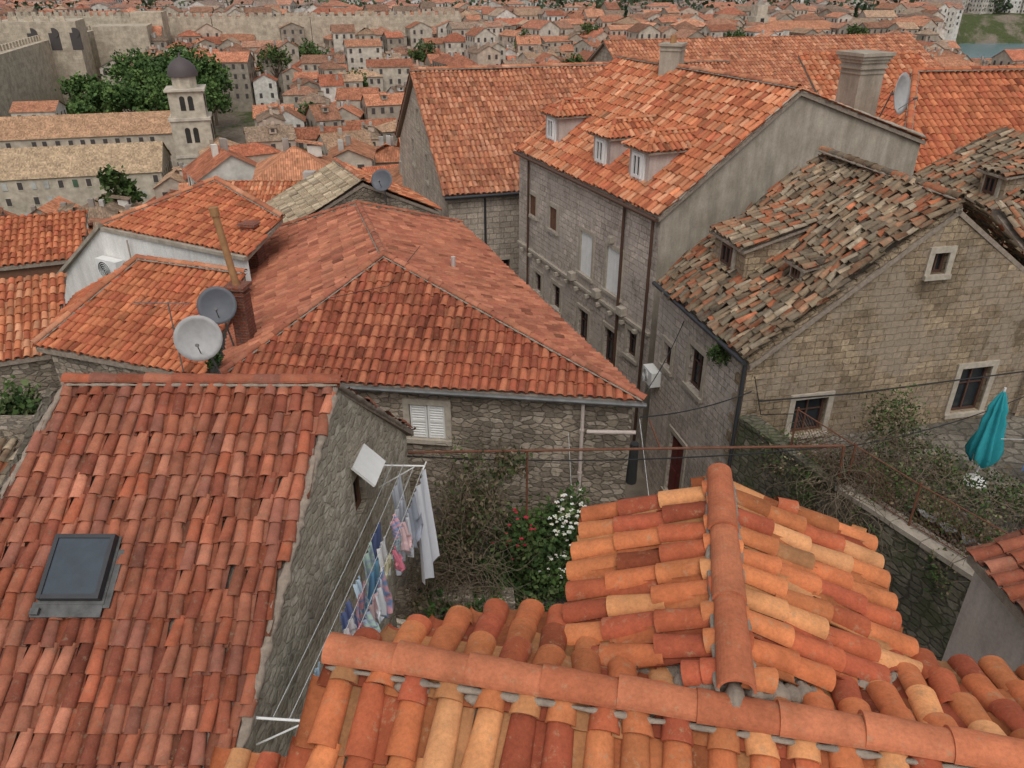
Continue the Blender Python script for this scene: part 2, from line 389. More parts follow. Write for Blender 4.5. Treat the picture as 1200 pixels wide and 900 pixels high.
def window(parent,c,u,n,w,h,kind='dark',surround=True,depth=.16,shmat='white'):
    c=V(c);u=V(u);n=V(n);z=V((0,0,1))
    if surround:
        mb=MB(); t=.07
        mb.box(c+z*(h/2+t)+n*.012,u*(w/2+2*t),n*.035,z*t*.99); mb.box(c-z*(h/2+t*.8)+n*.03,u*(w/2+2*t),n*.06,z*t*.79)
        for sg in (-1,1): mb.box(c+u*sg*(w/2+t)+n*.010,u*t*.99,n*.032,z*h/2)
        mb.build('stone_surround',M['trim'],parent)
    if kind in('dark','wood'):
        g=MB(); g.box(c-n*(depth+.01),u*w/2,n*.01,z*h/2); g.build('glass',M['glass'],parent)
        f=MB(); t=.028; q=c-n*(depth-.03)
        for sg in (-1,1):
            f.box(q+u*sg*(w/2-t),u*t,n*.025,z*h/2); f.box(q+z*sg*(h/2-t),u*(w/2-2*t),n*.024,z*t)
        f.box(q,u*.022,n*.022,z*(h/2-2*t))
        if h>.8: f.box(q+z*h*.12,u*(w/2-2*t),n*.018,z*.014)
        f.build('frame',M['wood' if kind=='wood' else 'brownpipe'],parent)
    if kind=='whitewin':
        g=MB(); g.box(c-n*(depth+.01),u*w/2,n*.01,z*h/2); g.build('glass',M['glass'],parent)
        f=MB(); t=.04; q=c-n*(depth-.03)
        for sg in (-1,1):
            f.box(q+u*sg*(w/2-t),u*t,n*.025,z*h/2); f.box(q+z*sg*(h/2-t),u*(w/2-2*t),n*.024,z*t)
        f.box(q,u*.035,n*.022,z*(h/2-2*t)); f.build('frame',M['white'],parent)
    if kind=='shut':
        f=MB()
        for sg in (-1,1):
            cc=c+u*sg*w/4-n*.03; W=w/4-.012; t=.04
            for s2 in (-1,1):
                f.box(cc+u*s2*(W-t/2),u*t/2,n*.02,z*(h/2-.01)); f.box(cc+z*s2*(h/2-.01-t/2),u*(W-t),n*.018,z*t/2)
            f.box(cc,u*(W-t),n*.018,z*t/2)
            k=int(h/.07)
            for i in range(k):
                zz=-h/2+.06+(h-.12)*(i+.5)/k
                f.box(cc+z*zz,u*(W-t),n*.012+z*-.010,z*.016+n*.004)
        f.box(c-n*.07,u*w/2,n*.01,z*h/2)
        f.build('shutters',M[shmat],parent)
    if kind=='door':
        f=MB(); f.box(c-n*.1,u*w/2,n*.03,z*h/2)
        for a in (-1,1):
            for b in (-.5,.45): f.box(c-n*.06+u*a*w/4+z*b*h/2,u*w*.18,n*.012,z*h*.18)
        f.build('door_leaf',M['redwood'],parent)

def wall(name,parent,p0,p1,zb,tops,mat,ops=[],inset=0):
    """outer face; outward = right hand side walking p0->p1. tops=[(u,z)..] ops=[(u,zc,w,h,kind,surround)]"""
    p0=V((*p0,0));p1=V((*p1,0)); d=(p1-p0).normalized(); n=V((d.y,-d.x,0)); L=(p1-p0).length
    p0=p0-n*inset
    out=[V((0,zb,0)),V((L,zb,0))]+[V((u,z,0)) for u,z in tops[::-1]]
    loops=[out]
    for o in ops:
        u,zc,w,h=o[:4]; loops.append([V((u-w/2,zc-h/2,0)),V((u-w/2,zc+h/2,0)),V((u+w/2,zc+h/2,0)),V((u+w/2,zc-h/2,0))])
    tri=tessellate_polygon(loops); flat=[q for l in loops for q in l]
    P=lambda q: p0+d*q.x+V((0,0,q.y))
    mb=MB(); 
    for t in tri:
        a,b,c=[flat[i] for i in t]
        if (b-a).cross(c-a).z<0: b,c=c,b
        mb.face([P(a),P(b),P(c)],uv=[(q.x,q.y) for q in (a,b,c)])
    for l in loops[1:]:
        for k in range(4):
            a,b=l[k],l[(k+1)%4]; A=P(a);B=P(b)
            mb.face([A,B,B-n*.22,A-n*.22],uv=[(a.x,a.y),(b.x,b.y),(b.x+.1,b.y+.1),(a.x+.1,a.y+.1)])
    mb.build(name,M[mat],parent)
    for o in ops:
        u,zc,w,h,k=o[:5]; s=o[5] if len(o)>5 else True
        sm=o[6] if len(o)>6 else 'white'
        window(parent,p0+d*u+V((0,0,zc)),d,n,w,h,k,s,shmat=sm)
    return d,n

def quoins(name,parent,x,y,d1,d2,z0,z1,mat='trim'):
    mb=MB(); z=z0; k=0; d1=V((*d1,0));d2=V((*d2,0))
    while z<z1:
        hh=random.uniform(.11,.15); l1,l2=(.24,.14) if k%2 else (.14,.24)
        l1*=random.uniform(.85,1.15)
        mb.box(V((x,y,z+hh))+d1*(l1-.02)+d2*(l2-.02),d1*l1,d2*l2,V((0,0,hh-.008))); z+=2*hh; k+=1
    mb.build(name,M[mat],parent)

def curve(name,pts,r,mat,parent=None,sag=0,nseg=16):
    cu=bpy.data.curves.new(name,'CURVE'); cu.dimensions='3D'; cu.bevel_depth=r; cu.bevel_resolution=1
    if sag and len(pts)==2:
        a,b=V(pts[0]),V(pts[1]); pts=[a.lerp(b,i/nseg)-V((0,0,sag*4*(i/nseg)*(1-i/nseg))) for i in range(nseg+1)]
    s=cu.splines.new('POLY'); s.points.add(len(pts)-1)
    for q,p in zip(s.points,pts): q.co=(*p,1)
    cu.materials.append(M[mat]); o=bpy.data.objects.new(name,cu); COL.objects.link(o)
    if parent: o.parent=parent
    return o

def leaves(name,blobs,size,pal,parent=None,clump=22,spread=.16,elong=1.6,hang=0):
    P=[];C=[]
    pal=np.array(pal)
    for (c,r,n) in blobs:
        c=np.array(c);r=np.array(r); nc=max(1,int(n/clump))
        q=rng.normal(size=(nc,3)); q/=np.linalg.norm(q,axis=1)[:,None]; q*=(rng.random((nc,1))**.45)
        cen=c+q*r
        idx=rng.integers(0,nc,n)
        pos=cen[idx]+rng.normal(size=(n,3))*r*spread
        tone=pal[rng.integers(0,len(pal),nc)]*(.75+.5*rng.random((nc,1)))
        col=tone[idx]*(.85+.3*rng.random((n,1)))
        P.append(pos);C.append(col)
    P=np.concatenate(P);C=np.concatenate(C).clip(0.005,.9);n=len(P)
    t=rng.normal(size=(n,3)); t[:,2]-=hang; t/=np.linalg.norm(t,axis=1)[:,None]
    s=np.cross(t,rng.normal(size=(n,3))); s/=np.linalg.norm(s,axis=1)[:,None]
    sz=size*(.6+.8*rng.random((n,1)))
    X=np.stack([P-t*sz*elong/2,P+s*sz/2,P+t*sz*elong/2,P-s*sz/2],1).reshape(-1,3)
    me=bpy.data.meshes.new(name); F=np.arange(4*n).reshape(-1,4)
    me.vertices.add(4*n); me.vertices.foreach_set('co',X.ravel())
    me.loops.add(4*n); me.loops.foreach_set('vertex_index',F.ravel().astype(np.int32))
    me.polygons.add(n); me.polygons.foreach_set('loop_start',np.arange(0,4*n,4,dtype=np.int32)); me.update(calc_edges=True)
    ca=me.color_attributes.new('Col','FLOAT_COLOR','POINT'); ca.data.foreach_set('color',np.concatenate([np.repeat(C,4,0),np.ones((4*n,1))],1).ravel())
    me.materials.append(M['leaf']); return link(name,me,parent)
GREEN=[(.07,.12,.03),(.05,.095,.028),(.09,.135,.04),(.045,.08,.024),(.11,.14,.055)]
DRY=[(.20,.15,.09),(.15,.12,.07),(.11,.13,.05),(.24,.19,.12),(.08,.10,.04)]

def twigs(name,starts,parent,n=30,length=1.6,r=.006,mat='bark',down=.3):
    cu=bpy.data.curves.new(name,'CURVE'); cu.dimensions='3D'; cu.bevel_depth=1.; cu.bevel_resolution=0
    for k in range(n):
        a,b=random.choice(starts); p=V([random.uniform(a[i],b[i]) for i in range(3)])
        d=V((random.gauss(0,1),random.gauss(0,1),random.gauss(0,1)-down)).normalized()
        s=cu.splines.new('POLY'); m=9; s.points.add(m)
        for i in range(m+1):
            s.points[i].co=(*p,1); s.points[i].radius=r*(1-.07*i)
            d=(d+V((random.gauss(0,.35),random.gauss(0,.35),random.gauss(0,.3)-down*.4))).normalized(); p=p+d*length/m
    cu.materials.append(M[mat]); o=bpy.data.objects.new(name,cu); COL.objects.link(o)
    if parent:o.parent=parent
    return o

def dormer(parent,o,e,n,m,s,q0,w,h,m2,pal,mat,wallmat,kind='whitewin',ww=.6,wh=.8,K=5,side=.12,sag=0,hip=False):
    """o: eave origin at z; e along eave unit 2D, n uphill unit 2D"""
    e=V((*e,0));n=V((*n,0)); O=V(o)
    P=lambda ss,q,z: O+e*ss+n*q+V((0,0,z))
    q1=q0+h/(m-m2)
    zf=m*q0; zt=zf+h
    mb=MB()
    for sg in (-1,1):
        a=P(s+sg*w/2,q0,zf-.1);b=P(s+sg*w/2,q1,m*q1-.05);c=P(s+sg*w/2,q0,zt-.02)
        mb.face([a,b,c]); 
    a=P(s-w/2,q0,zf-.1);b=P(s+w/2,q0,zf-.1);c=P(s+w/2,q0,zt-.02);d=P(s-w/2,q0,zt-.02); mb.face([a,b,c,d])
    mb.build('dormer_walls',M[wallmat],parent)
    window(parent,P(s,q0,zf+h*.48)-n*.05,e,-n,ww,wh,kind,False,depth=.0)
    f=MB(); t=.05; cc=P(s,q0,zf+h*.48)-n*.03
    for sg in (-1,1):
        f.box(cc+e*sg*(ww/2+t),e*t,n*.03,V((0,0,wh/2+2*t))); f.box(cc+V((0,0,sg*(wh/2+t))),e*ww/2,n*.028,V((0,0,t*.99)))
    f.build('dormer_frame',M['trim' if kind!='whitewin' else 'white'],parent)
    ov=.16
    if hip:
        A=P(s-w/2-side,q0-ov,zt-.03);B=P(s+w/2+side,q0-ov,zt-.03); hr=.42
        R0=P(s,q0+.45,zt+hr); qr=(zt+hr)/m; R1=P(s,qr+.1,zt+hr)
        qe=zt/m; A1=P(s-w/2-side,qe,zt-.03);B1=P(s+w/2+side,qe,zt-.03)
        roof('dormer_roof_front',[A,B,R0],parent,pal,mat,K=K,thick=.05)
        roof('dormer_roof_side',[A,A1,R1,R0],parent,pal,mat,K=K,thick=.05); roof('dormer_roof_side',[B,B1,R1,R0],parent,pal,mat,K=K,thick=.05)
        ridge('dormer_ridge',[R0,R1],parent,pal,mat,r=.08,K=6,mortar=False); ridge('dormer_ridge',[A,R0],parent,pal,mat,r=.07,K=6,mortar=False); ridge('dormer_ridge',[B,R0],parent,pal,mat,r=.07,K=6,mortar=False)
        return
    z=lambda q: zt+m2*(q-q0)
    roof('dormer_roof',[P(s-w/2-side,q0-ov,z(q0-ov)),P(s+w/2+side,q0-ov,z(q0-ov)),P(s+w/2+side,q1+.1,z(q1+.1)),P(s-w/2-side,q1+.1,z(q1+.1))],parent,pal,mat,K=K,thick=.06,sag=sag,jit=.015)

def dish(name,c,face,r,mat,mast_to,parent=None):
    root=empty(name); c=V(c); f=V(face).normalized(); a=f.orthogonal().normalized(); b=f.cross(a)
    mb=MB(); R=5;S=28
    def P(i,j,o=0):
        rr=r*i/R; return c+f*(rr*rr/r*.28+o)+(a*math.cos(2*math.pi*j/S)+b*math.sin(2*math.pi*j/S))*rr
    for i in range(R):
        for j in range(S):
            mb.face([P(i,j),P(i+1,j),P(i+1,j+1),P(i,j+1)]); mb.face([P(i,j,-.015),P(i,j+1,-.015),P(i+1,j+1,-.015),P(i+1,j,-.015)])
    for j in range(S): mb.face([P(R,j),P(R,j,-.015),P(R,j+1,-.015),P(R,j+1)])
    mb.build('reflector',M[mat],root,smooth=True)
    k=MB(); low=c-V((0,0,1))*r*.8+f*.1
    k.tube(low,c+f*r*.95-V((0,0,r*.25)),.012); k.tube(c+f*r*.85-V((0,0,r*.25)),c+f*r*1.05-V((0,0,r*.22)),.035)
    k.tube(c-f*.02,c-f*.16,.04); k.tube(c-f*.14+V((0,0,.1)),V(mast_to),.022)
    k.build('feed_arm_and_mast',M['lead'],root)
    return root
# ---------------------------------------------------------------- terrain
def g(x,y):
    P=[(-50,-14),(34,-14),(60,-25),(100,-34),(150,-42),(220,-41),(300,-31.5),(360,-29),(450,-28),(560,-27),(820,-6),(1000,30),(1400,100)]
    z=P[-1][1]
    for (y0,z0),(y1,z1) in zip(P[:-1],P[1:]):
        if y<=y1: t=max(0,(y-y0)/(y1-y0)); z=z0+(z1-z0)*t; break
    if y>250:
        sx=min(1,max(0,(x-.535*y+12)/14.)); sy=min(1,max(0,(y-260)/30.))*min(1,max(0,(580-y)/25.))
        z+=((-39 if y<425 else -50)-z)*sx*sy
    return z
xs=sorted(set(list(np.linspace(-900,-150,22))+list(np.linspace(-150,100,26))+list(np.linspace(100,450,56))+list(np.linspace(450,1100,14))))
ys=sorted(set(list(np.linspace(-40,60,12))+list(np.linspace(60,450,50))+list(np.linspace(450,850,36))+list(np.linspace(850,1500,14))))
vs=[(x,y,g(x,y)+(random.uniform(-.4,.4) if y>60 else 0)) for y in ys for x in xs]; nx=len(xs)
fs=[(j*nx+i,j*nx+i+1,(j+1)*nx+i+1,(j+1)*nx+i) for j in range(len(ys)-1) for i in range(nx-1)]
me=bpy.data.meshes.new('ground'); me.from_pydata(vs,[],fs)
gm=N('ground_stone_and_scrub',.95,.1); p=gm.pos(); n1=gm.noise(p,.05,6); n2=gm.noise(p,1.2,5)
c=gm.mix(gm.ramp(n1.outputs[0],[(.45,0.),(.55,1.)]),(.22,.18,.14),(.08,.095,.04)); c=gm.mix(1.,c,gm.ramp(n2.outputs[0],[(.3,.6),(.7,1.1)]),'MULTIPLY')
me.materials.append(gm.out(c)); link('ground',me)
mb=MB(); mb.face([(190,400,-41),(1400,400,-41),(1400,700,-41),(190,700,-41)])
sm=N('sea_water',.2,.5); sp=sm.pos(); sm_=sm.out((.13,.22,.26),sm.noise(sp,.4,5).outputs[0],.3,.3)
mb.build('sea',sm_)
mb=MB(); mb.box((1.5,8,-12.75),(5.2,0,0),(0,6.9,0),(0,0,1.25)); mb.build('courtyard_pavement',M['pave'])
# ---------------------------------------------------------------- house A (left)
h=empty('stone_house')
PA=rp((-7.35,4.9),(-3.13,4.9),-7.92,.6,[(-2.50,9.6),(-6.28,9.62)])
roof('roof_near_slope',PA,h,'A','tileA',w=.205,e=.31,K=9,sag=.035,jit=.010,vary=.12)
roof('roof_far_slope',[V((-1.95,13.0,-7.97)),V((-5.9,13.1,-7.97)),V((-6.28,9.62,-5.1)),V((-2.50,9.6,-5.1))],h,'A','tileA',K=5)
ridge('ridge_tiles',[(-6.3,9.62,-5.09),(-2.46,9.6,-5.09)],h,'A','tileA',r=.10)
wall('gable_wall',h,(-3.08,5.0),(-2.08,12.85),-14,[(0,-7.95),(4.63,-5.17),(7.91,-7.98)],'rubA',[(5.1,-7.35,.55,.75,'wood',False)])
wall('front_wall',h,(-7.3,5.05),(-3.08,5.0),-14,[(0,-8),(4.2,-8)],'rubA')
wall('left_wall',h,(-6.2,12.9),(-7.2,5.05),-14,[(0,-8),(3.3,-5.2),(7.9,-8)],'rubA')
wall('back_wall',h,(-2.08,12.85),(-6.2,12.9),-14,[(0,-8),(4.1,-8)],'rubA')
mb=MB(); mb.strand((-3.10,4.9,-7.95),(-2.50,9.6,-5.13),.07,.08,.3); mb.strand((-2.50,9.6,-5.13),(-2.04,12.9,-7.92),.07,.08,.25); mb.strand((-7.36,4.9,-7.93),(-6.3,9.6,-5.1),.05,.08,.3)
mb.build('verge_mortar',M['mortar'],h,smooth=True)
mb=MB(); mb.box((-2.25,10.05,-6.80),(.16,0,-.17),(0.03,.34,0),(.015,0,.015)); mb.build('white_awning_panel',M['white'],h)
# skylight
sk=empty('roof_skylight'); sl=math.atan(.6); up=V((0,math.cos(sl),math.sin(sl))); nr=V((0,-math.sin(sl),math.cos(sl))); cx=V((-5.28,7.28,-7.92+.6*(7.28-4.9)))
X=V((1,0,0))
mb=MB(); mb.box(cx+nr*.085-up*.02,X*.40,up*.42,nr*.008); mb.box(cx+nr*.075-up*.50-X*.03,X*.42,up*.09,nr*.01); mb.box(cx+nr*.07+X*.42-up*.12,X*.05,up*.36,nr*.01); mb.box(cx+nr*.12-up*.53-X*.38,X*.05,up*.04,nr*.02); mb.build('flashing',M['flash'],sk)
mb=MB()
for sg in (-1,1):
    mb.box(cx+nr*.15+X*sg*.345,X*.025,up*.40,nr*.055); mb.box(cx+nr*.15+up*sg*.375,X*.32,up*.025,nr*.053)
mb.box(cx+nr*.12,X*.30,up*.33,nr*.01)
mb.build('frame',M['dark'],sk)
mb=MB(); mb.box(cx+nr*.18,X*.319,up*.349,nr*.008); mb.build('pane',M['skyglass'],sk)
# ---------------------------------------------------------------- laundry
la=empty('clothesline')
wd=V((.127,.992,0)); wn=V((.992,-.127,0)); W0=V((-3.08,5.0,0))
def WP(u,o,z): return W0+wd*u+wn*o+V((0,0,z))
mb=MB()
for u in (.9,6.0):
    mb.tube(WP(u,-.02,-7.42),WP(u,.85,-7.36),.016)
    mb.tube(WP(u,-.02,-7.9),WP(u,.68,-7.38),.012)
    mb.tube(WP(u-.12,.84,-7.36),WP(u+.12,.84,-7.36),.012)
mb.build('brackets',M['white'],la)
for o in (.28,.47,.66,.82): curve('line',[WP(.9,o,-7.37),WP(6.0,o,-7.37)],.005,'wire',la,.06)
def cloth(u,o,w,hgt,col,shape='rect',ph=0,amp=.03,stripe=None):
    nx,nz=14,16; mb=MB(); G=[]
    for j in range(nz+1):
        v=j/nz; row=[]
        sc_=1.
        if shape=='shirt': sc_=1. if v<.6 else (1.55 if v<.92 else 1.0-.6*(v-.92)/.08)
        if shape=='trouser': sc_=1-.12*v
        for i in range(nx+1):
            a=(i/nx-.5); x=a*w*sc_
            off=amp*(.3+v)*math.sin(a*11+ph+v*1.5)+amp*.5*math.sin(a*23+ph*2)
            zz=-7.40-v*hgt*(1+.04*math.sin(a*7+ph))
            if shape=='shirt' and v>=.6: zz+= .12*abs(a)*2*(hgt)*.5
            row.append(WP(u+x,o+off+.10*v*math.sin(ph*1.3),zz-.03*math.sin(math.pi*(i/nx))))
        G.append(row)
    for j in range(nz):
        for i in range(nx):
            if shape=='trouser' and j>5 and abs(i-6.5)<1: continue
            cl=stripe if (stripe and j%4<2) else col
            mb.face([G[j][i],G[j][i+1],G[j+1][i+1],G[j+1][i]],0,cl)
    mb.build('garment_'+shape,M['cloth'],la,smooth=True)
cc=[(.75,.76,.79),(.24,.36,.58),(.74,.52,.52),(.14,.18,.34),(.52,.68,.58),(.78,.78,.78),(.62,.20,.26),(.40,.46,.58),(.80,.74,.50),(.20,.42,.62),(.78,.42,.46),(.55,.70,.80)]
cloth(5.6,.84,.75,1.95,(.78,.78,.82),'rect',1,.05); cloth(5.0,.66,.45,1.3,(.70,.72,.78),'rect',4,.05)
cloth(5.0,.84,.5,.85,(.38,.40,.46),'shirt',2); cloth(5.5,.47,.6,1.1,(.62,.64,.68),'rect',.5)
for k in range(26):
    o=[.84,.66,.84,.5][k%4]; w=random.choice([.2,.26,.34,.42]); hh=random.choice([.35,.5,.65,.8])
    cloth(4.72-k*.135+random.uniform(-.04,.04),o+random.uniform(-.03,.03),w,hh,cc[k%len(cc)],random.choice(['rect','shirt','trouser','shirt']),k,.04,cc[(k*7+3)%12] if k%3==1 else None)
for k in range(6): cloth(1.35-k*.08,.82 if k%2 else .66,.08,.24,cc[(k*5)%12],'rect',k,.01)
# ---------------------------------------------------------------- house B / C (foreground)
h=empty('terracotta_roof_house')
Bo=V((-1.05,3.16)); Ba=V((.982,-.19)); Bb=V((.19,.982))
def B(s,q,z): p=Bo+Ba*s+Bb*q; return V((p.x,p.y,z))
zr=-3.46; mB=.42
roof('near_slope',[B(.04,-3.2,zr-mB*3.2),B(6.6,-3.2,zr-mB*3.2),B(6.6,0,zr),B(.04,0,zr)],h,'B','tileB',w=.205,e=.33,K=14,jit=.009,vary=.10)
roof('far_slope_left',[B(1.32,.92,zr-mB*.92),B(.85,.92,zr-mB*.92),B(.25,.4,zr-mB*.4),B(.05,0.,zr),B(2.2,.0,zr),B(2.2,.12,zr-mB*.12)],h,'B','tileB',w=.205,e=.30,K=12,jit=.009,vary=.1)
roof('far_slope_right',[B(6.6,1.05,zr-mB*1.05),B(3.2,1.05,zr-mB*1.05),B(2.4,.15,zr-mB*.15),B(2.4,0,zr),B(6.6,0,zr)],h,'B','tileB',w=.205,e=.30,K=12,jit=.009,vary=.1)
ridge('ridge_tiles',[B(.02,0,zr+.02),B(6.6,0,zr+.02)],h,'R','tileB',r=.10,e=.42,K=14,vary=.07,mr=.2)
zc=-3.34
roof('cross_gable_left',[B(1.28,.52,zc-.42*.97),B(1.28,1.95,zc-.42*.97),B(2.25,2.0,zc),B(2.25,.12,zc)],h,'B','tileB',w=.212,e=.31,K=12,jit=.009,vary=.10)
roof('cross_gable_right',[B(3.45,.80,zc-.42*1.2),B(3.42,2.2,zc-.42*1.2),B(2.25,2.0,zc),B(2.25,.12,zc)],h,'B','tileB',w=.212,e=.31,K=12,jit=.009,vary=.10)
ridge('cross_ridge_tiles',[B(2.25,.05,zc+.02),B(2.25,2.03,zc+.02)],h,'R','tileB',r=.098,e=.62,K=14,vary=.07,mr=.22)
def Q(s,q): p=Bo+Ba*s+Bb*q; return (p.x,p.y)
wall('left_gable_wall',h,Q(.12,.6),Q(.12,-3),-14,[(0,zr-.35),(.6,zr-.08),(3.6,zr-1.35)],'rubA')
wall('back_wall_left',h,Q(1.4,.75),Q(.12,.75),-14,[(0,zr-.42),(1.28,zr-.42)],'rubA')
wall('cross_wall_left',h,Q(1.4,1.9),Q(1.4,.75),-14,[(0,zc-.45),(1.15,zc-.45)],'rubA')
wall('cross_wall_back',h,Q(3.3,1.9),Q(1.4,1.9),-14,[(0,zc-.5),(1.05,zc-.08),(1.9,zc-.45)],'rubA')
wall('cross_wall_right',h,Q(3.3,.85),Q(3.3,1.9),-14,[(0,zc-.5),(1.05,zc-.5)],'rubA')
wall('back_wall_right',h,Q(6.6,.9),Q(3.3,.9),-14,[(0,zr-.45),(3.3,zr-.45)],'rubA')
mb=MB()
mb.strand(B(2.16,.13,zc-.06),B(1.95,.22,zc-.14),.05,.03,.4); mb.strand(B(1.75,.30,zc-.20),B(1.38,.5,zc-.35),.04,.03,.4)
mb.strand(B(2.32,.13,zc-.05),B(2.75,.36,zc-.22),.06,.03,.4); mb.strand(B(2.9,.46,zc-.27),B(3.4,.8,zc-.46),.05,.03,.4); mb.strand(B(2.2,.06,zc-.02),B(2.3,.06,zc-.02),.09,.03,.3)
for k in range(14):
    s_=random.uniform(.2,5.6); sd_=random.choice([-1,-1,1]); L_=random.uniform(.06,.2)
    mb.strand(B(s_,sd_*.115,zr-.015),B(s_+L_,sd_*(.115+random.uniform(-.01,.02)),zr-.02),random.uniform(.028,.045),.025,.4)
mb.build('valley_and_ridge_mortar',M['mortar'],h,smooth=True)
h2=empty('lean_to_roof')
roof('tiles',rp((-2.2,2.0),(-1.15,1.9),-5.5,.35,[(-1.0,3.45),(-2.05,3.6)]),h2,'B','tileB',w=.2,e=.3,K=10)
wall('wall',h2,(-1.0,3.4),(-2.05,3.55),-14,[(0,-5.1),(1.05,-5.1)],'rubA')
# ---------------------------------------------------------------- house D (centre hipped)
h=empty('hipped_roof_house')
c0=V((-6.42,15.07,-7.83));c1=V((2.75,13.93,-7.83));c2=V((-1.83,26.8,-7.83));c3=V((-8.9,25,-7.83));ap=V((-3.13,18.0,-6.07));rb=V((-4.69,23.2,-6.19))
roof('front_slope',[c0,c1,ap],h,'D','tileA',K=7,w=.205,e=.32,sag=.025,vary=.11)
roof('right_slope',[c1,c2,rb,ap],h,'D2','tileMid',K=6,w=.215,e=.33,sag=.02,jit=.009,vary=.12)
roof('left_slope',[c3,c0,ap,rb],h,'D2','tileMid',K=6,w=.215,e=.33,sag=.02,jit=.009,vary=.12)
roof('back_slope',[c2,c3,rb],h,'D','tileMid',K=4)
for a,b in ((c0,ap),(c1,ap),(ap,rb),(rb,c2),(rb,c3)): ridge('hip_ridge_tiles',[a+V((0,0,.04)),b+V((0,0,.04))],h,'D2','tileA',r=.085,e=.36)
def ins(p,k=.035): 
    c=V((-2.8,20,0)); q=V(p); return (q.x+(c.x-q.x)*k,q.y+(c.y-q.y)*k)
w0,w1,w2,w3=[ins(q) for q in (c0,c1,c2,c3)]
wall('front_wall',h,w0,w1,-14,[(0,-7.95),((V(w1)-V(w0)).length,-7.95)],'rubD',[(4.45,-8.78,.80,.88,'shut')])
wall('right_wall',h,w1,w2,-14,[(0,-7.95),((V(w2)-V(w1)).length,-7.95)],'rubD',[(3,-9.2,.8,1.1,'shut'),(7,-9.2,.8,1.1,'shut')])
wall('back_wall',h,w2,w3,-14,[(0,-7.95),((V(w3)-V(w2)).length,-7.95)],'rubD')
wall('left_wall',h,w3,w0,-14,[(0,-7.95),((V(w0)-V(w3)).length,-7.95)],'rubD')
mb=MB(); dd=(c1-c0).normalized(); nn=V((dd.y,-dd.x,0))
S=8
for i in range(S):
    a0=math.pi*i/S;a1=math.pi*(i+1)/S
    A=c0+nn*(.07+.07*math.cos(a0))-V((0,0,.05+.07*math.sin(a0)));A1=c0+nn*(.07+.07*math.cos(a1))-V((0,0,.05+.07*math.sin(a1)))
    mb.face([A,A+dd*9.3,A1+dd*9.3,A1])
mb.build('gutter',M['lead'],h,smooth=True)
mb=MB(); q=V((1.5,13.95,-7.95)); mb.tube(q+V((0,.12,0)),q+V((0,.12,-6)),.04); mb.tube((1.6,14.0,-8.62),(2.62,13.85,-8.55),.045)
for z_ in (-8.6,-9.7,-10.8): mb.tube(q+V((0,.12,z_+7.95)),q+V((0,.12,z_+7.9)),.052)
mb.build('downpipe',M['plasterP'],h)
mb=MB(); mb.tube((-1.55,19.4,-6.85),(-1.55,19.4,-6.55),.06); mb.build('roof_vent',M['plasterP'],h)
curve('roof_cable',[(-4.2,16.6,-6.6),(-2.9,17.0,-6.45),(-2.3,18.6,-6.0)],.008,'cable',h)
def chimney(name,c,w,d,zb,zt,mat,cap=True,yaw=-.25,pots=0,flare=False):
    r=empty(name); X=V((math.cos(yaw),math.sin(yaw),0));Y=V((-X.y,X.x,0)); mb=MB()
    mb.box((c[0],c[1],(zb+zt)/2),X*w/2,Y*d/2,V((0,0,(zt-zb)/2))); mb.build('stack',M[mat],r)
    if cap:
        mb=MB(); mb.box((c[0],c[1],zt+.04),X*(w/2+.06),Y*(d/2+.06),V((0,0,.039))); mb.box((c[0],c[1],zt-.12),X*(w/2+.03),Y*(d/2+.03),V((0,0,.03)))
        if flare:
            for k in range(4): mb.box((c[0],c[1],zt+.13+.1*k),X*(w/2+.02+.05*k),Y*(d/2+.02+.05*k),V((0,0,.049)))
        mb.build('cap',M['concrete' if mat!='brick' else 'brick'],r)
    if pots:
        mb=MB()
        for k in range(pots):
            q=V((c[0],c[1],zt+.08))+X*((k-(pots-1)/2)*.3); mb.tube(q,q+V((0,0,.25)),.09,.07)
        mb.build('pots',M['pipeT'],r)
    return r
ch=chimney('brick_chimney',(-6.2,16.35),.36,.36,-8.2,-6.25,'brick',True,-.15)
mb=MB(); mb.tube((-6.22,16.35,-6.2),(-6.42,16.35,-4.5),.08,.075,14); mb.tube((-6.41,16.35,-4.6),(-6.425,16.35,-4.42),.10,.10,14); mb.build('flue_pipe',M['pipeT'],ch,smooth=False)
chimney('brick_chimney',(-7.5,21.6),.42,.42,-8.3,-6.35,'brick',True)
dish('satellite_dish',(-6.4,14.3,-6.55),(.25,-.9,.28),.47,'dishg',(-6.35,14.9,-7.8))
dish('satellite_dish',(-6.55,15.9,-6.5),(.2,-.8,.35),.42,'dishd',(-6.5,16.3,-7.8))
an=MB(); an.tube((-7.5,15.6,-8),(-7.5,15.6,-6.3),.015); an.tube((-8.3,15.7,-6.35),(-7.0,15.5,-6.3),.01)
for k in range(9): q=V((-8.3+k*.15,15.7-k*.023,-6.35)); an.tube(q-V((.02,.22,0)),q+V((.02,.22,0)),.005)
an.build('tv_antenna',M['lead'])
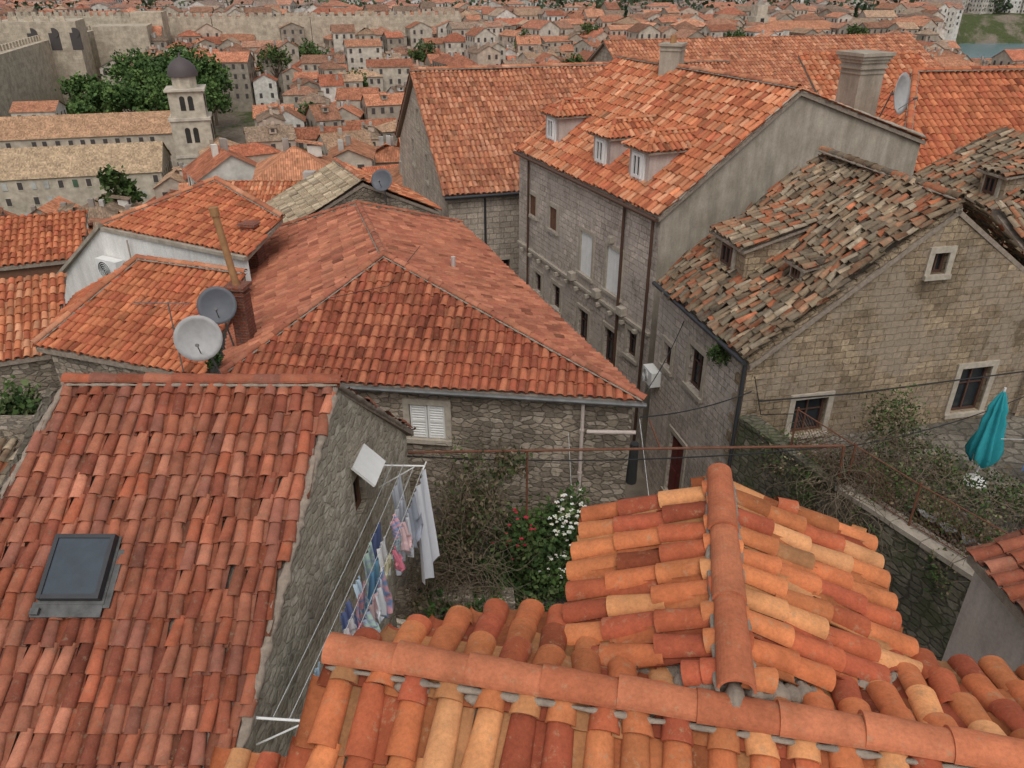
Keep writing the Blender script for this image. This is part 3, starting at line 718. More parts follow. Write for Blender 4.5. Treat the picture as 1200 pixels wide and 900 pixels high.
# ---------------------------------------------------------------- house E (tall, grey gable)
h=empty('tall_stone_house')
En=V((.922,.387));Ee=V((-.387,.922)); E0=V((4.28,21.7)); LE=10.3
def E(s,q,z): p=E0+Ee*s+En*q; return V((p.x,p.y,z))
zE=-6.0;mE=.727
roof('front_slope',[E(-.1,-.15,zE-.1),E(LE,-.15,zE-.1),E(LE,4.25,zE+mE*4.25),E(-.1,4.25,zE+mE*4.25)],h,'E','tileMid',K=6,w=.23,e=.36,sag=.03,jit=.010,vary=.14)
roof('back_slope',[E(-.1,9.7,-4.7),E(LE,9.7,-4.7),E(LE,4.25,zE+mE*4.25),E(-.1,4.25,zE+mE*4.25)],h,'E','tileMid',K=4,w=.23,e=.36)
ridge('ridge_tiles',[E(0,4.25,zE+mE*4.25+.04),E(LE,4.25,zE+mE*4.25+.04)],h,'F','tileMid',r=.11,K=6)
fw=(E0+Ee*LE); 
wall('alley_facade',h,(fw.x,fw.y),(E0.x,E0.y),-20,[(0,-6.12),(LE,-6.12)],'ashE',
 [(5.95,-8.6,.85,1.5,'shut'),(7.85,-8.6,.9,1.5,'shut'),(3.25,-8.05,.62,.85,'shut',True,'wood'),(1.4,-8.0,.6,.8,'shut',True,'wood'),
  (3.7,-11.0,.65,.95,'dark'),(5.95,-11.3,.75,1.2,'dark'),(7.9,-11.3,.75,1.3,'dark'),(9.3,-10.6,.6,.9,'dark'),(2.,-11.,.6,.8,'dark')])
ge=E0+En*9.6
wall('gable_wall',h,(E0.x,E0.y),(ge.x,ge.y),-20,[(0,-6.12),(4.25,-3.03),(9.6,-4.72)],'concrete')
gf=ge+Ee*LE
wall('right_wall',h,(ge.x,ge.y),(gf.x,gf.y),-20,[(0,-4.8),(LE,-4.8)],'concrete')
for s,q in ((2.2,.5),(4.57,.5),(8.6,.6)):
    dormer(h,(E0.x,E0.y,zE),Ee,En,mE,s,q,1.15,1.0,.12,'E','tileMid','plasterP','whitewin',.52,.72,K=6,hip=True,side=.16)
mb=MB()
mb.tube(E(0.15,-.16,-6.15),E(0.15,-.16,-14),.05)
mb.tube(E(1.9,-.09,-6.1),E(1.9,-.09,-14),.05); mb.tube(E(9.2,-.09,-6.1),E(9.2,-.09,-14),.045); mb.tube(E(-.1,-.22,-6.2),E(LE,-.22,-6.2),.06)
mb.build('gutter_and_downpipes',M['brownpipe'],h)
mb=MB()
for k in range(12): 
    s=.7+k*.82
    mb.box(E(s,-.08,-10.0),V((*Ee,0))*.06,V((*En,0))*.12,V((0,0,.06)))
mb.box(E(LE/2,-.03,-9.86),V((*Ee,0))*LE/2,V((*En,0))*.06,V((0,0,.05)))
mb.box(E(2.6,-.03,-7.55),V((*Ee,0))*.1,V((*En,0))*.15,V((0,0,.1)))
for s in (1.6,3.3,5.2): mb.box(E(s,-.1,-9.65),V((*Ee,0))*.16,V((*En,0))*.13,V((0,0,.13)))
mb.build('stone_ledges',M['trim'],h)
mb=MB()
for a,b in ((E(-.02,-.05,-6.05),E(-.02,4.25,-2.92)),(E(-.02,4.25,-2.92),E(-.02,9.7,-4.6))): mb.strand(a,b,.09,.1,.15)
mb.build('gable_coping',M['concrete'],h,smooth=True)
chimney('stone_chimney',(5.66,29.4),.85,.7,-4.5,-2.2,'concrete',True,1.17,2)
chimney('large_chimney',(11.3,26.6),1.0,.85,-6,-2.65,'concrete',True,.4,0,True)
dish('satellite_dish',(12.05,25.5,-3.3),(.70,-.70,.12),.62,'dishg',(11.75,26.1,-4.7))
# ---------------------------------------------------------------- house F
h=empty('large_stone_house')
Fe=V((.963,.270));Fn=V((-.270,.963));F0=V((-2.75,33.0))
def F(s,q,z): p=F0+Fe*s+Fn*q; return V((p.x,p.y,z))
roof('front_slope',[F(-.2,-.2,-8.4),F(17,-.2,-8.4),F(17,7.3,-4.15),F(-.2,7.3,-4.15)],h,'F','tileMid',K=5,w=.23,e=.38,sag=.05,jit=.008,vary=.12)
roof('back_slope',[F(-.2,14.6,-8.4),F(17,14.6,-8.4),F(17,7.3,-4.15),F(-.2,7.3,-4.15)],h,'F','tileMid',K=3,lip=False)
ridge('ridge_tiles',[F(-.2,7.3,-4.1),F(17,7.3,-4.1)],h,'F','tileMid',r=.12,K=6)
a=F(0,14.3,0);b=F(0,0,0);c=F(17,0,0)
wall('gable_wall',h,(a.x,a.y),(b.x,b.y),-26,[(0,-8.5),(7.15,-4.3),(14.3,-8.5)],'ashF',[(5.2,-8.3,.7,1.3,'dark'),(9.3,-8.3,.7,1.3,'dark'),(7.2,-6.3,.6,.9,'dark'),(4.,-11.5,.7,1.2,'dark'),(10.,-11.5,.7,1.2,'dark')])
wall('front_wall',h,(b.x,b.y),(c.x,c.y),-26,[(0,-8.5),(17,-8.5)],'ashF',[(2.4,-12,.7,1.,'dark')])
mb=MB(); mb.tube(F(1.6,-.1,-8.5),F(1.6,-.1,-16),.05); mb.tube(F(-.2,-.28,-8.45),F(6,-.28,-8.45),.07); mb.build('downpipe',M['dark'],h)
h=empty('long_roof_house')
roof('front_slope',rp((8,50),(32,57),-7.6,.5,[(30.2,64),(6.2,57)]),h,'F','tileMid',K=3,w=.26,e=.42,lip=False,vary=.12)
roof('back_slope',rp((4.4,64),(28.4,71),-7.6,.5,[(30.2,64),(6.2,57)]),h,'F','tileMid',K=3,w=.26,e=.42,lip=False)
wall('front_wall',h,(8.2,50.4),(31.8,57.3),-26,[(0,-7.7),(24.6,-7.7)],'ashF')
wall('left_wall',h,(4.6,64),(8.2,50.4),-26,[(0,-7.8),(7,-4.1),(14,-7.8)],'ashF')
wall('right_wall',h,(31.8,57.3),(28.4,70.7),-26,[(0,-7.8),(7,-4.1),(13.8,-7.8)],'ashF')
# ---------------------------------------------------------------- house G (right old roof)
h=empty('old_stone_house')
Gn=V((.974,.228));Ge=V((-.228,.974));G0=V((5.29,15.3))
def Gp(s,q,z): p=G0+Ge*s+Gn*q; return V((p.x,p.y,z))
mG=.735
roof('left_slope',[Gp(-.12,-.15,-7.5),Gp(5.0,-.15,-7.5),Gp(5.0,4.3,-7.4+mG*4.3),Gp(-.12,4.3,-7.4+mG*4.3)],h,'old','tileOld',K=7,w=.215,e=.30,sag=.15,jit=.028,vary=.26)
roof('right_slope',[Gp(-.12,7.8,-6.6),Gp(5.0,7.8,-6.6),Gp(5.0,4.3,-7.4+mG*4.3),Gp(-.12,4.3,-7.4+mG*4.3)],h,'old','tileOld',K=7,w=.215,e=.30,sag=.10,jit=.026,vary=.24)
ridge('ridge_tiles',[Gp(-.1,4.3,-4.2),Gp(5,4.3,-4.18)],h,'old','tileOld',r=.11,e=.36)
d_=V((.978,.211)); gfr=G0+d_*7.6
wall('front_wall',h,(5.29,15.3),(gfr.x,gfr.y),-14,[(0,-7.5),(4.3,-4.36),(7.4,-6.5),(7.6,-6.6)],'ashG',
  [(1.75,-9.2,.85,.95,'dark'),(6.1,-9.0,.85,1.25,'dark'),(4.22,-5.62,.38,.5,'dark')])
gb=Gp(5,0,0)
wall('alley_wall',h,(gb.x,gb.y),(5.29,15.3),-14,[(0,-7.5),(5,-7.5)],'ashE',[(2.6,-9.0,.8,1.15,'dark'),(2.1,-12.4,.9,2.0,'door'),(.9,-9.4,.5,.7,'dark')])
gb2=Gp(5,7.6,0); wall('right_wall',h,(gfr.x,gfr.y),(gb2.x,gb2.y),-14,[(0,-6.6),(5,-6.6)],'ashG')
dormer(h,(G0.x,G0.y,-7.4),Ge,Gn,mG,3.3,1.0,1.6,.85,.30,'old','tileOld','ashG','dark',.5,.5,K=7,sag=.03)
dormer(h,(G0.x,G0.y,-7.4),Ge,Gn,mG,1.15,1.6,.6,.42,.2,'old','tileOld','ashG','dark',.3,.28,K=7)
mb=MB(); mb.tube(Gp(-.02,-.12,-7.6),Gp(-.02,-.12,-13),.045); mb.tube(Gp(-.12,-.22,-7.55),Gp(5,-.22,-7.55),.06); mb.build('gutter_and_downpipe',M['dark'],h)
curve('wall_cable',[(5.6,15.2,-8.55),(8.,15.7,-8.62),(12.5,16.6,-8.5)],.018,'cable',h)
curve('wall_cable',[(5.4,15.15,-7.9),(5.7,15.2,-8.9),(6.6,15.4,-9.0)],.012,'cable',h)
quoins('quoins',h,5.27,15.28,(.978,.211),(-.228,.974),-13,-7.75,'ashG')
mb=MB()
for i in range(40):
    t=i/39; q=Gp(-.02,4.3*t,-7.5+mG*4.3*t-.03)
    mb.box(q,V((*Gn,.6))*.07,V((*Ge,0))*(.05+random.random()*.05),V((-.5*Gn.x,-.5*Gn.y,1))*(.02+random.random()*.02))
mb.build('verge_slabs',M['ashG'],h)
def ac(name,c,u,n,w=.8,hh=.55):
    r=empty(name); c=V(c);u=V(u).normalized();n=V(n).normalized(); z=V((0,0,1)); mb=MB()
    mb.box(c+n*.16,u*w/2,n*.15,z*hh/2)
    for sg in (-1,1): mb.box(c+u*sg*w*.35+n*.15-z*(hh/2+.03),u*.02,n*.17,z*.025)
    mb.build('casing',M['white'],r)
    mb=MB(); q=c+n*.325-u*w*.12
    for k in range(5): 
        rr=hh*.42*(k+1)/5
        for j in range(20):
            a0=2*math.pi*j/20;a1=2*math.pi*(j+1)/20
            mb.tube(q+(u*math.cos(a0)+z*math.sin(a0))*rr,q+(u*math.cos(a1)+z*math.sin(a1))*rr,.009,k=4,cap=False)
    mb.build('fan_grille',M['white'],r)
    mb=MB(); mb.tube(q-n*.014,q-n*.004,hh*.42,k=24); mb.build('fan_opening',M['dark'],r); return r
ac('air_conditioner',Gp(4.7,0,-10.3),-V((*Ge,0)),-V((*Gn,0)),.65,.45)
# ---------------------------------------------------------------- right background roofs
h=empty('old_roof_house')
roof('left_slope',rp((12.9,19.3),(12.0,23.6),-5.6,.5,[(14.9,24.2),(15.8,19.9)]),h,'old','tileOld',K=6,sag=.08,jit=.02,vary=.2)
wall('left_wall',h,(12.1,23.6),(13.0,19.3),-14,[(0,-5.75),(4.4,-5.75)],'ashG')
wall('front_wall',h,(13.0,19.3),(19,20.7),-14,[(0,-5.75),(3.0,-4.2),(6.1,-5.5)],'ashG')
dormer(h,(12.9,19.3,-5.6),V((-.205,.979)),V((.979,.205)),.5,1.6,.5,.9,.65,.12,'old','tileOld','ashG','dark',.4,.45,K=6)
h=empty('old_annex_house')
roof('slope',rp((12.6,16.6),(15.,17.0),-6.4,.5,[(14.6,19.5),(12.1,19.1)]),h,'old','tileOld',K=6,sag=.08,jit=.02,vary=.2)
wall('front_wall',h,(12.7,16.75),(15.,17.1),-14,[(0,-6.5),(2.3,-6.5)],'ashG')
h=empty('orange_roof_house')
roof('front_slope',rp((13.6,27.0),(23,27.9),-6.1,.58,[(23,32.6),(15.6,31.9)]),h,'J','tileMid',K=4,w=.24,e=.38,lip=True,vary=.12)
roof('left_slope',rp((12.2,33),(13.6,27.0),-6.1,.9,[(15.6,31.9)]),h,'J','tileMid',K=4)
ridge('hip_tiles',[(13.6,27.0,-6.05),(15.6,31.9,-3.3),(23,32.6,-3.25)],h,'J','tileMid')
wall('front_wall',h,(13.8,27.1),(23,28),-14,[(0,-6.2),(9.2,-6.2)],'concrete')
wall('left_wall',h,(12.4,33),(13.8,27.1),-14,[(0,-6.2),(6.06,-6.2)],'concrete')
h=empty('orange_roof_house')
roof('front_slope',rp((12.4,31.),(17.5,31.6),-5.1,.55,[(17.3,35.5),(12.0,34.9)]),h,'E','tileMid',K=4,w=.24)
wall('front_wall',h,(12.5,31.1),(17.5,31.7),-16,[(0,-5.2),(5,-5.2)],'concrete')
# ---------------------------------------------------------------- left houses
h=empty('orange_roof_house')
roof('front_slope',[V(q) for q in ((-11.9,17.35,-8.2),(-7.1,15.7,-8.2),(-7.0,19.1,-6.95),(-10.3,20.25,-6.95))],h,'J','tileMid',K=6,w=.2,e=.31,sag=.02,jit=.008,vary=.11)
roof('left_slope',[V(q) for q in ((-12.6,20.9,-8.2),(-11.9,17.35,-8.2),(-10.3,20.25,-6.95))],h,'J','tileMid',K=6)
ridge('ridge_tiles',[(-11.9,17.35,-8.12),(-10.3,20.25,-6.88),(-7.0,19.1,-6.88)],h,'F','tileMid',r=.09)
wall('front_wall',h,(-11.6,17.4),(-6.9,15.8),-14,[(0,-8.3),(4.96,-8.3)],'rubD',[(1.4,-9.5,.7,.9,'shut')])
wall('left_wall',h,(-12.4,20.9),(-11.6,17.4),-14,[(0,-8.3),(3.6,-8.3)],'rubD')
h=empty('white_gabled_house')
q0=(-12.54,23.02);q1=(-7.24,20.19)
dv=(V(q1)-V(q0)).normalized(); nv_=V((-dv.y,dv.x))
roof('front_slope',[V((*q0,-6.8)),V((*q1,-6.8)),V((*(V(q1)+nv_*1.7+dv*-.2),-6.2)),V((*(V(q0)+nv_*2.9+dv*2.0),-5.8))],h,'J','tileMid',K=5,w=.2,e=.32,vary=.1)
r0=V(q0)+nv_*2.9+dv*2.0
roof('left_slope',[V((*(V(q0)+nv_*5),-6.8)),V((*q0,-6.8)),V((*r0,-5.8))],h,'E','tileMid',K=5)
wall('front_wall',h,(-15.6,24.5),(q1[0],q1[1]),-14,[(0,-9.4),(3.3,-6.9),(9.4,-6.9)],'plasterW')
ridge('ridge_tiles',[V((*q0,-6.75)),V((*r0,-5.76)),V((*(V(q1)+nv_*1.7+dv*-.2),-6.16))],h,'F','tileMid',r=.09)
mb=MB(); a=V((-15.7,24.45,-9.45));b=V((-12.5,22.92,-6.8)); 
mb.box((a+b)/2+V((0,0,.06)),(b-a)/2,V((-.12,-.22,0))*.5,V((0,0,.06))); mb.box(((V((*q0,-6.85))+V((*q1,-6.85)))/2)+V((-.03,-.06,0)),(V((*q1,0))-V((*q0,0)))/2,V((*nv_,0))*.07,V((0,0,.05)))
mb.build('coping',M['concrete'],h)
ac('air_conditioner',(-12.3,22.75,-8.05),V((*dv,0)),V((dv.y,-dv.x,0)),.95,.68)
mb=MB(); mb.tube((-11.5,22.25,-7),(-11.55,22.3,-9),.025); mb.tube((-11.1,22.15,-7.6),(-11.05,22.1,-8.4),.06); mb.build('wall_pipes',M['concrete'],h)
h=empty('red_roof_house')
roof('front_slope',rp((-18.6,23.4),(-14.6,25.0),-8.5,.36,[(-15.4,27.5),(-19.2,26)]),h,'J','tileMid',K=5,w=.21)
wall('front_wall',h,(-18.6,23.5),(-14.7,25.1),-16,[(0,-8.6),(4.2,-8.6)],'wood')
wall('right_wall',h,(-14.7,25.1),(-15.5,27.4),-16,[(0,-8.6),(2.4,-7.8)],'rubD')
h=empty('red_roof_house')
roof('front_slope',rp((-15.5,16.6),(-11.9,18.1),-8.75,.4,[(-12.8,20.9),(-16.6,19.4)]),h,'E','tileMid',K=5,w=.21,vary=.15)
wall('front_wall',h,(-15.5,16.7),(-12,18.2),-14,[(0,-8.9),(3.8,-8.9)],'rubD')
h=empty('low_old_roof_house')
roof('front_slope',rp((-12.5,12.2),(-8.2,12.6),-9.6,.35,[(-8.1,14.3),(-12.6,14.1)]),h,'old','tileOld',K=6,w=.21,sag=.05,jit=.015,vary=.15)
wall('front_wall',h,(-12.4,12.3),(-8.2,12.7),-14,[(0,-9.7),(4.2,-9.7)],'rubD')
mb=MB(); mb.box((-10.3,14.55,-9.0),(2.2,.05,0),(-.01,.3,0),(0,0,.3)); mb.build('parapet',M['rubD'],h)
h=empty('old_gabled_house')
roof('left_slope',[V((-8.5,28.2,-8.5)),V((-10.3,31.9,-8.5)),V((-7.5,33.25,-7.)),V((-5.7,29.55,-7.))],h,'oldY','tileMid',K=4,vary=.15,sag=.04)
roof('right_slope',[V((-2.9,30.9,-8.5)),V((-4.7,34.6,-8.5)),V((-7.5,33.25,-7.)),V((-5.7,29.55,-7.))],h,'E','tileMid',K=4,vary=.2,sag=.04)
ridge('ridge_tiles',[(-5.7,29.55,-6.95),(-7.5,33.25,-6.95)],h,'F','tileMid',r=.1)
wall('front_wall',h,(-8.4,28.3),(-3.0,30.9),-18,[(0,-8.6),(2.95,-7.15),(6.0,-8.6)],'rubD')
wall('left_wall',h,(-10.2,31.9),(-8.4,28.3),-18,[(0,-8.6),(4.02,-8.6)],'rubD')
dish('satellite_dish',(-4.9,29.3,-6.9),(-.2,-.8,.4),.42,'dishd',(-4.9,29.8,-8.2))
h=empty('pink_walled_house')
roof('slope',[V((5.6,5.75,-6.15)),V((5.5,7.2,-6.15)),V((7.65,7.35,-5.3)),V((7.75,5.9,-5.3))],h,'A','tileA',K=9,w=.21,jit=.009)
wall('left_wall',h,(5.65,7.2),(5.75,5.75),-14,[(0,-6.3),(1.5,-6.3)],'plasterP')
wall('front_wall',h,(5.75,5.75),(7.75,5.9),-14,[(0,-6.3),(2.,-5.45)],'plasterP')
wall('back_wall',h,(7.65,7.3),(5.65,7.2),-14,[(0,-5.45),(2.,-6.3)],'plasterP')
# ---------------------------------------------------------------- terrace, retaining wall, fence
tp=[(5.25,15.25),(6.45,12.5),(7.95,9.7),(9.2,7.2)]
mb=MB(); mb.face([V((x,y,-9.85)) for x,y in tp]+[V((16,7.2,-9.85)),V((16,17.6,-9.85))]); 
mb.build('terrace_floor',M['pave'])
rw=empty('retaining_wall')
for k in range(3):
    a=V((*tp[k],0));b=V((*tp[k+1],0)); d2=(b-a).normalized(); n2=V((d2.y,-d2.x,0))
    L=(b-a).length
    if n2.x>0: wall('face',rw,(b.x,b.y),(a.x,a.y),-14,[(0,-9.05),(L,-9.05)],'retain')
    else: wall('face',rw,(a.x,a.y),(b.x,b.y),-14,[(0,-9.05),(L,-9.05)],'retain')
    m_=MB(); n__=max(3,int(L/.55))
    for i in range(n__):
        m_.box(a.lerp(b,(i+.5)/n__)+V((.14,.06,-9.0+random.uniform(-.015,.015))),d2*(L/n__/2-.008),V((.19,.09,0))*random.uniform(.92,1.06),V((0,0,.05)))
    m_.build('coping',M['concrete'] if k else M['retain'],rw)
    m_=MB(); m_.face([a+V((.3,.14,-9.05)),b+V((.3,.14,-9.05)),b+V((.3,.14,-9.9)),a+V((.3,.14,-9.9))]); m_.build('inner_face',M['retain'],rw)
fe=empty('wire_fence'); mb=MB(); wi=MB()
fp=[V((5.9,13.9,-9)),V((6.55,12.5,-9)),V((7.2,11.2,-9)),V((8.05,9.75,-9)),V((9.25,7.3,-9))]
for q in fp: mb.tube(q+V((.1,.05,-.1)),q+V((.1,.05,1.0)),.022)
for a,b in zip(fp[:-1],fp[1:]):
    a=a+V((.1,.05,0));b=b+V((.1,.05,0)); mb.tube(a+V((0,0,.95)),b+V((0,0,.95)),.014); mb.tube(a+V((0,0,.1)),b+V((0,0,.1)),.010)
    n=int((b-a).length/.11)
    for i in range(n):
        t0=i/n; q=a.lerp(b,t0); 
        for sg in (-1,1):
            t1=min(1,max(0,t0+sg*.85/(b-a).length)); k_=abs(t1-t0)*(b-a).length/.85
            if k_>.1: wi.tube(q+V((0,0,.1)),a.lerp(b,t1)+V((0,0,.1+.85*k_)),.005,k=3,cap=False)
mb.build('posts_and_rails',M['rust'],fe); wi.build('mesh',M['rust'],fe)
mb=MB(); nx_,ny_=18,8
Gd=[[V((8.1,9.9,-8.85)).lerp(V((7.2,11.6,-8.9)),i/nx_)+V((.25+.9*j/ny_*.6,.12+.25*j/ny_,.18*math.sin(i*1.7+j)*.5+.12*random.random()-.06*j)) for i in range(nx_+1)] for j in range(ny_+1)]
for j in range(ny_):
    for i in range(nx_): mb.face([Gd[j][i],Gd[j][i+1],Gd[j+1][i+1],Gd[j+1][i]])
mb.build('crumpled_plastic_sheet',M['net'])
pg=empty('rusty_pergola'); mb=MB()
mb.tube((-2.05,12.7,-8.3),(6.45,12.6,-8.08),.026); mb.tube((6.45,12.6,-8.08),(6.6,12.5,-11),.03); mb.tube((2.9,12.65,-8.17),(2.9,13.95,-8.3),.02)
mb.tube((.3,12.68,-8.24),(.3,12.68,-11.5),.022)
mb.build('bars',M['rust'],pg)
curve('overhead_cable',[(-2.1,12.8,-8.45),(6.3,12.9,-8.3)],.014,'cable',None,.2)
curve('overhead_cable',[(2.7,13.9,-8.2),(5.4,15.2,-8.3)],.014,'cable',None,.12)
curve('overhead_cable',[(2.6,14.2,-8.1),(4.5,18.5,-8.0)],.012,'cable',None,.25)
curve('overhead_cable',[(6.5,12.6,-8.1),(12.5,15.9,-8.6)],.012,'cable',None,.2)
curve('overhead_cable',[(2.7,14,-8.3),(3.0,12,-10.9)],.007,'wire',None,.0)
curve('overhead_cable',[(1.2,13.9,-8.6),(1.35,12.5,-11.2)],.006,'wire',None,.0)
um=empty('folded_parasol'); c=V((10.15,13.9,-9.85)); mb=MB(); mb.tube(c,c+V((0,0,2.35)),.022); mb.tube(c,c+V((0,0,.08)),.25,.22,16); mb.build('pole',M['white'],um)
mb=MB(); prof=[(.55,.22),(.75,.27),(1.0,.25),(1.3,.19),(1.6,.17),(1.75,.13),(1.9,.14),(2.15,.07),(2.28,.015)]; S=48
def up_(i,j):
    z_,r=prof[i]; a=2*math.pi*j/S; rr=r*(1+.34*math.cos(8*a+z_*1.2))*(1+.14*math.sin(3*a+z_*3)); return c+V((math.cos(a)*rr,math.sin(a)*rr,z_+(.07*math.cos(8*a) if i==0 else 0)))
for i in range(len(prof)-1):
    for j in range(S): mb.face([up_(i,j),up_(i,j+1),up_(i+1,j+1),up_(i+1,j)])
mb.build('canopy',M['teal'],um,smooth=True)
mb=MB()
for i in range(10):
    for j in range(5):
        P_=lambda a,b:V((10.8+a*.12,13.5+.04*math.sin(a*1.9),-8.6-b*.14))
        mb.face([P_(i,j),P_(i+1,j),P_(i+1,j+1),P_(i,j+1)],0,(.10,.16,.30))
mb.build('hanging_blue_towel',M['cloth'])
curve('overhead_cable',[(10.2,13.6,-8.55),(13,13.4,-8.5)],.006,'wire')
tb=empty('terrace_table'); mb=MB(); mb.box((11.3,12.2,-9.12),(.5,0,0),(0,.35,0),(0,0,.02))
for sx in (-1,1):
    for sy in (-1,1): mb.box((11.3+sx*.44,12.2+sy*.29,-9.5),(.02,0,0),(0,.02,0),(0,0,.36))
mb.build('top_and_legs',M['wood'],tb)
for cx_,cy_ in ((10.5,12.2),(12.1,12.4)):
    r=empty('terrace_chair'); mb=MB(); mb.box((cx_,cy_,-9.4),(.2,0,0),(0,.2,0),(0,0,.015)); sgn=-1 if cx_<11 else 1
    mb.box((cx_+sgn*.2,cy_,-9.12),(.015,0,0),(0,.2,0),(0,0,.22))
    for sx in (-1,1):
        for sy in (-1,1): mb.box((cx_+sx*.18,cy_+sy*.18,-9.62),(.015,0,0),(0,.015,0),(0,0,.22))
    mb.build('frame',M['wood'],r)
# ---------------------------------------------------------------- courtyard vegetation
ro=empty('rose_bush')
leaves('leaves',[((.35,12.6,-10.6),(.8,.7,.9),3200),((1.2,12.9,-10.3),(.6,.5,.9),2000),((-.2,12.2,-11.1),(.7,.5,.5),1300),((.9,12.0,-11.0),(.7,.5,.5),1200)],.075,GREEN,ro)
twigs('stems',[((-.3,12.2,-11.4),(1.4,13,-10.8))],ro,40,1.5,.008,down=-.5)
def flowers(name,c,r,n,size,col,parent):
    mb=MB()
    for k in range(n):
        d_=V((random.gauss(0,1),random.gauss(0,1)-1,random.gauss(0,1)+.7)).normalized(); q=V((c[0]+d_.x*r[0]*random.uniform(.6,1.1),c[1]+d_.y*r[1]*random.uniform(.6,1.1),c[2]+d_.z*r[2]*random.uniform(.6,1.1)))
        s_=size*random.uniform(.6,1.2)
        for j in range(6):
            a=j*1.047+random.random(); e1=V((math.cos(a),math.sin(a),0)); t1=V((-e1.y,e1.x,0))
            mb.face([q,q+e1*s_*.6+t1*s_*.35+V((0,0,s_*.3)),q+e1*s_+V((0,0,s_*.15)),q+e1*s_*.6-t1*s_*.35+V((0,0,s_*.3))],0,tuple(x*random.uniform(.85,1.1) for x in col))
    mb.build(name,M['cloth'],parent)
flowers('white_roses',(1.25,12.7,-10.1),(.55,.5,.85),75,.055,(.72,.70,.62),ro)
flowers('white_roses',(.9,12.2,-10.8),(.4,.3,.35),22,.05,(.72,.70,.62),ro)
flowers('red_roses',(.1,12.5,-10.2),(.6,.5,.7),20,.05,(.46,.03,.06),ro)
vi=empty('dry_climbing_vine')
leaves('leaves',[((-.75,12.6,-9.6),(.65,.4,1.3),2600),((-1.3,12.4,-10.6),(.6,.4,.8),1400),((-.1,12.7,-8.6),(.35,.25,.45),500)],.05,DRY,vi,clump=14,spread=.2,elong=2.2,hang=1)
twigs('tangled_stems',[((-1.5,12.3,-11),(-.2,12.8,-8.4)),((-2.0,11.2,-10.6),(-.3,11.8,-10.1))],vi,280,1.3,.009,down=.3)
leaves('garden_plants',[((-1.5,11.3,-10.75),(.5,.35,.3),900),((-.6,11.3,-10.85),(.5,.3,.28),800),((-1.0,10.9,-11.2),(1.1,.4,.3),1200),((.4,11.2,-11.2),(.8,.5,.35),1300)],.06,GREEN+DRY[:2])
vr=empty('fence_vine')
bl=[((6.1,14.2,-9.3),(.6,.6,.45),1100),((8.3,14.4,-8.7),(.6,.5,.8),1900),((8.6,13.8,-9.2),(.9,.6,.45),1300),((6.3,13.2,-9.1),(.6,.6,.4),900)]
bl+=[((7.0+.42*k,12.9-.75*k,-8.85+random.uniform(-.1,.1)),(.55,.6,.5),900) for k in range(6)]+[((8.9+.5*k,13.2-.35*k,-9.2),(.6,.55,.45),800) for k in range(4)]
bl+=[((6.1,13.0,-9.5),(.25,.5,.5),420),((6.7,11.9,-9.4),(.25,.5,.45),420),((7.5,10.4,-9.3),(.22,.5,.35),300)]
leaves('leaves',bl,.045,DRY+DRY+GREEN,vr,clump=14,spread=.22)
twigs('tangled_stems',[((5.8,13.2,-9.6),(9.4,14.4,-8.7)),((6.8,11.4,-9.4),(8.6,13.4,-8.3)),((8.0,9.4,-9.4),(9.8,12.4,-8.5)),((6.2,12.2,-9.3),(7.4,13.6,-8.2)),((6.2,11.6,-9.2),(7.0,12.9,-8.6))],vr,640,1.2,.0085)
leaves('wall_shrub',[((5.0,16.4,-7.9),(.3,.3,.42),900)],.06,GREEN,hang=.6); 
leaves('hedge_plant',[((-11.6,15.6,-9.3),(.7,.6,.9),2200)],.09,GREEN)
leaves('roof_corner_shrub',[((-6.6,15.3,-7.4),(.25,.25,.3),400)],.06,GREEN)
leaves('alley_plants',[((3.0,15.6,-12.6),(.4,.5,.6),700)],.06,GREEN)
mb=MB(); mb.tube((2.55,13.5,-8.6),(2.55,13.55,-9.6),.09,.12,8); mb.build('hanging_dark_cloth',M['cable'])
lw=empty('courtyard_low_wall'); mb=MB()
for k in range(9): mb.box((-2.25+k*.27,11.4-.011*k,-11.12+random.uniform(-.05,.05)),(.132,.01,0),(-.02,.2+random.uniform(-.03,.03),0),(0,0,.42+random.uniform(-.03,.05)))
mb.build('stones',M['rubD'],lw)
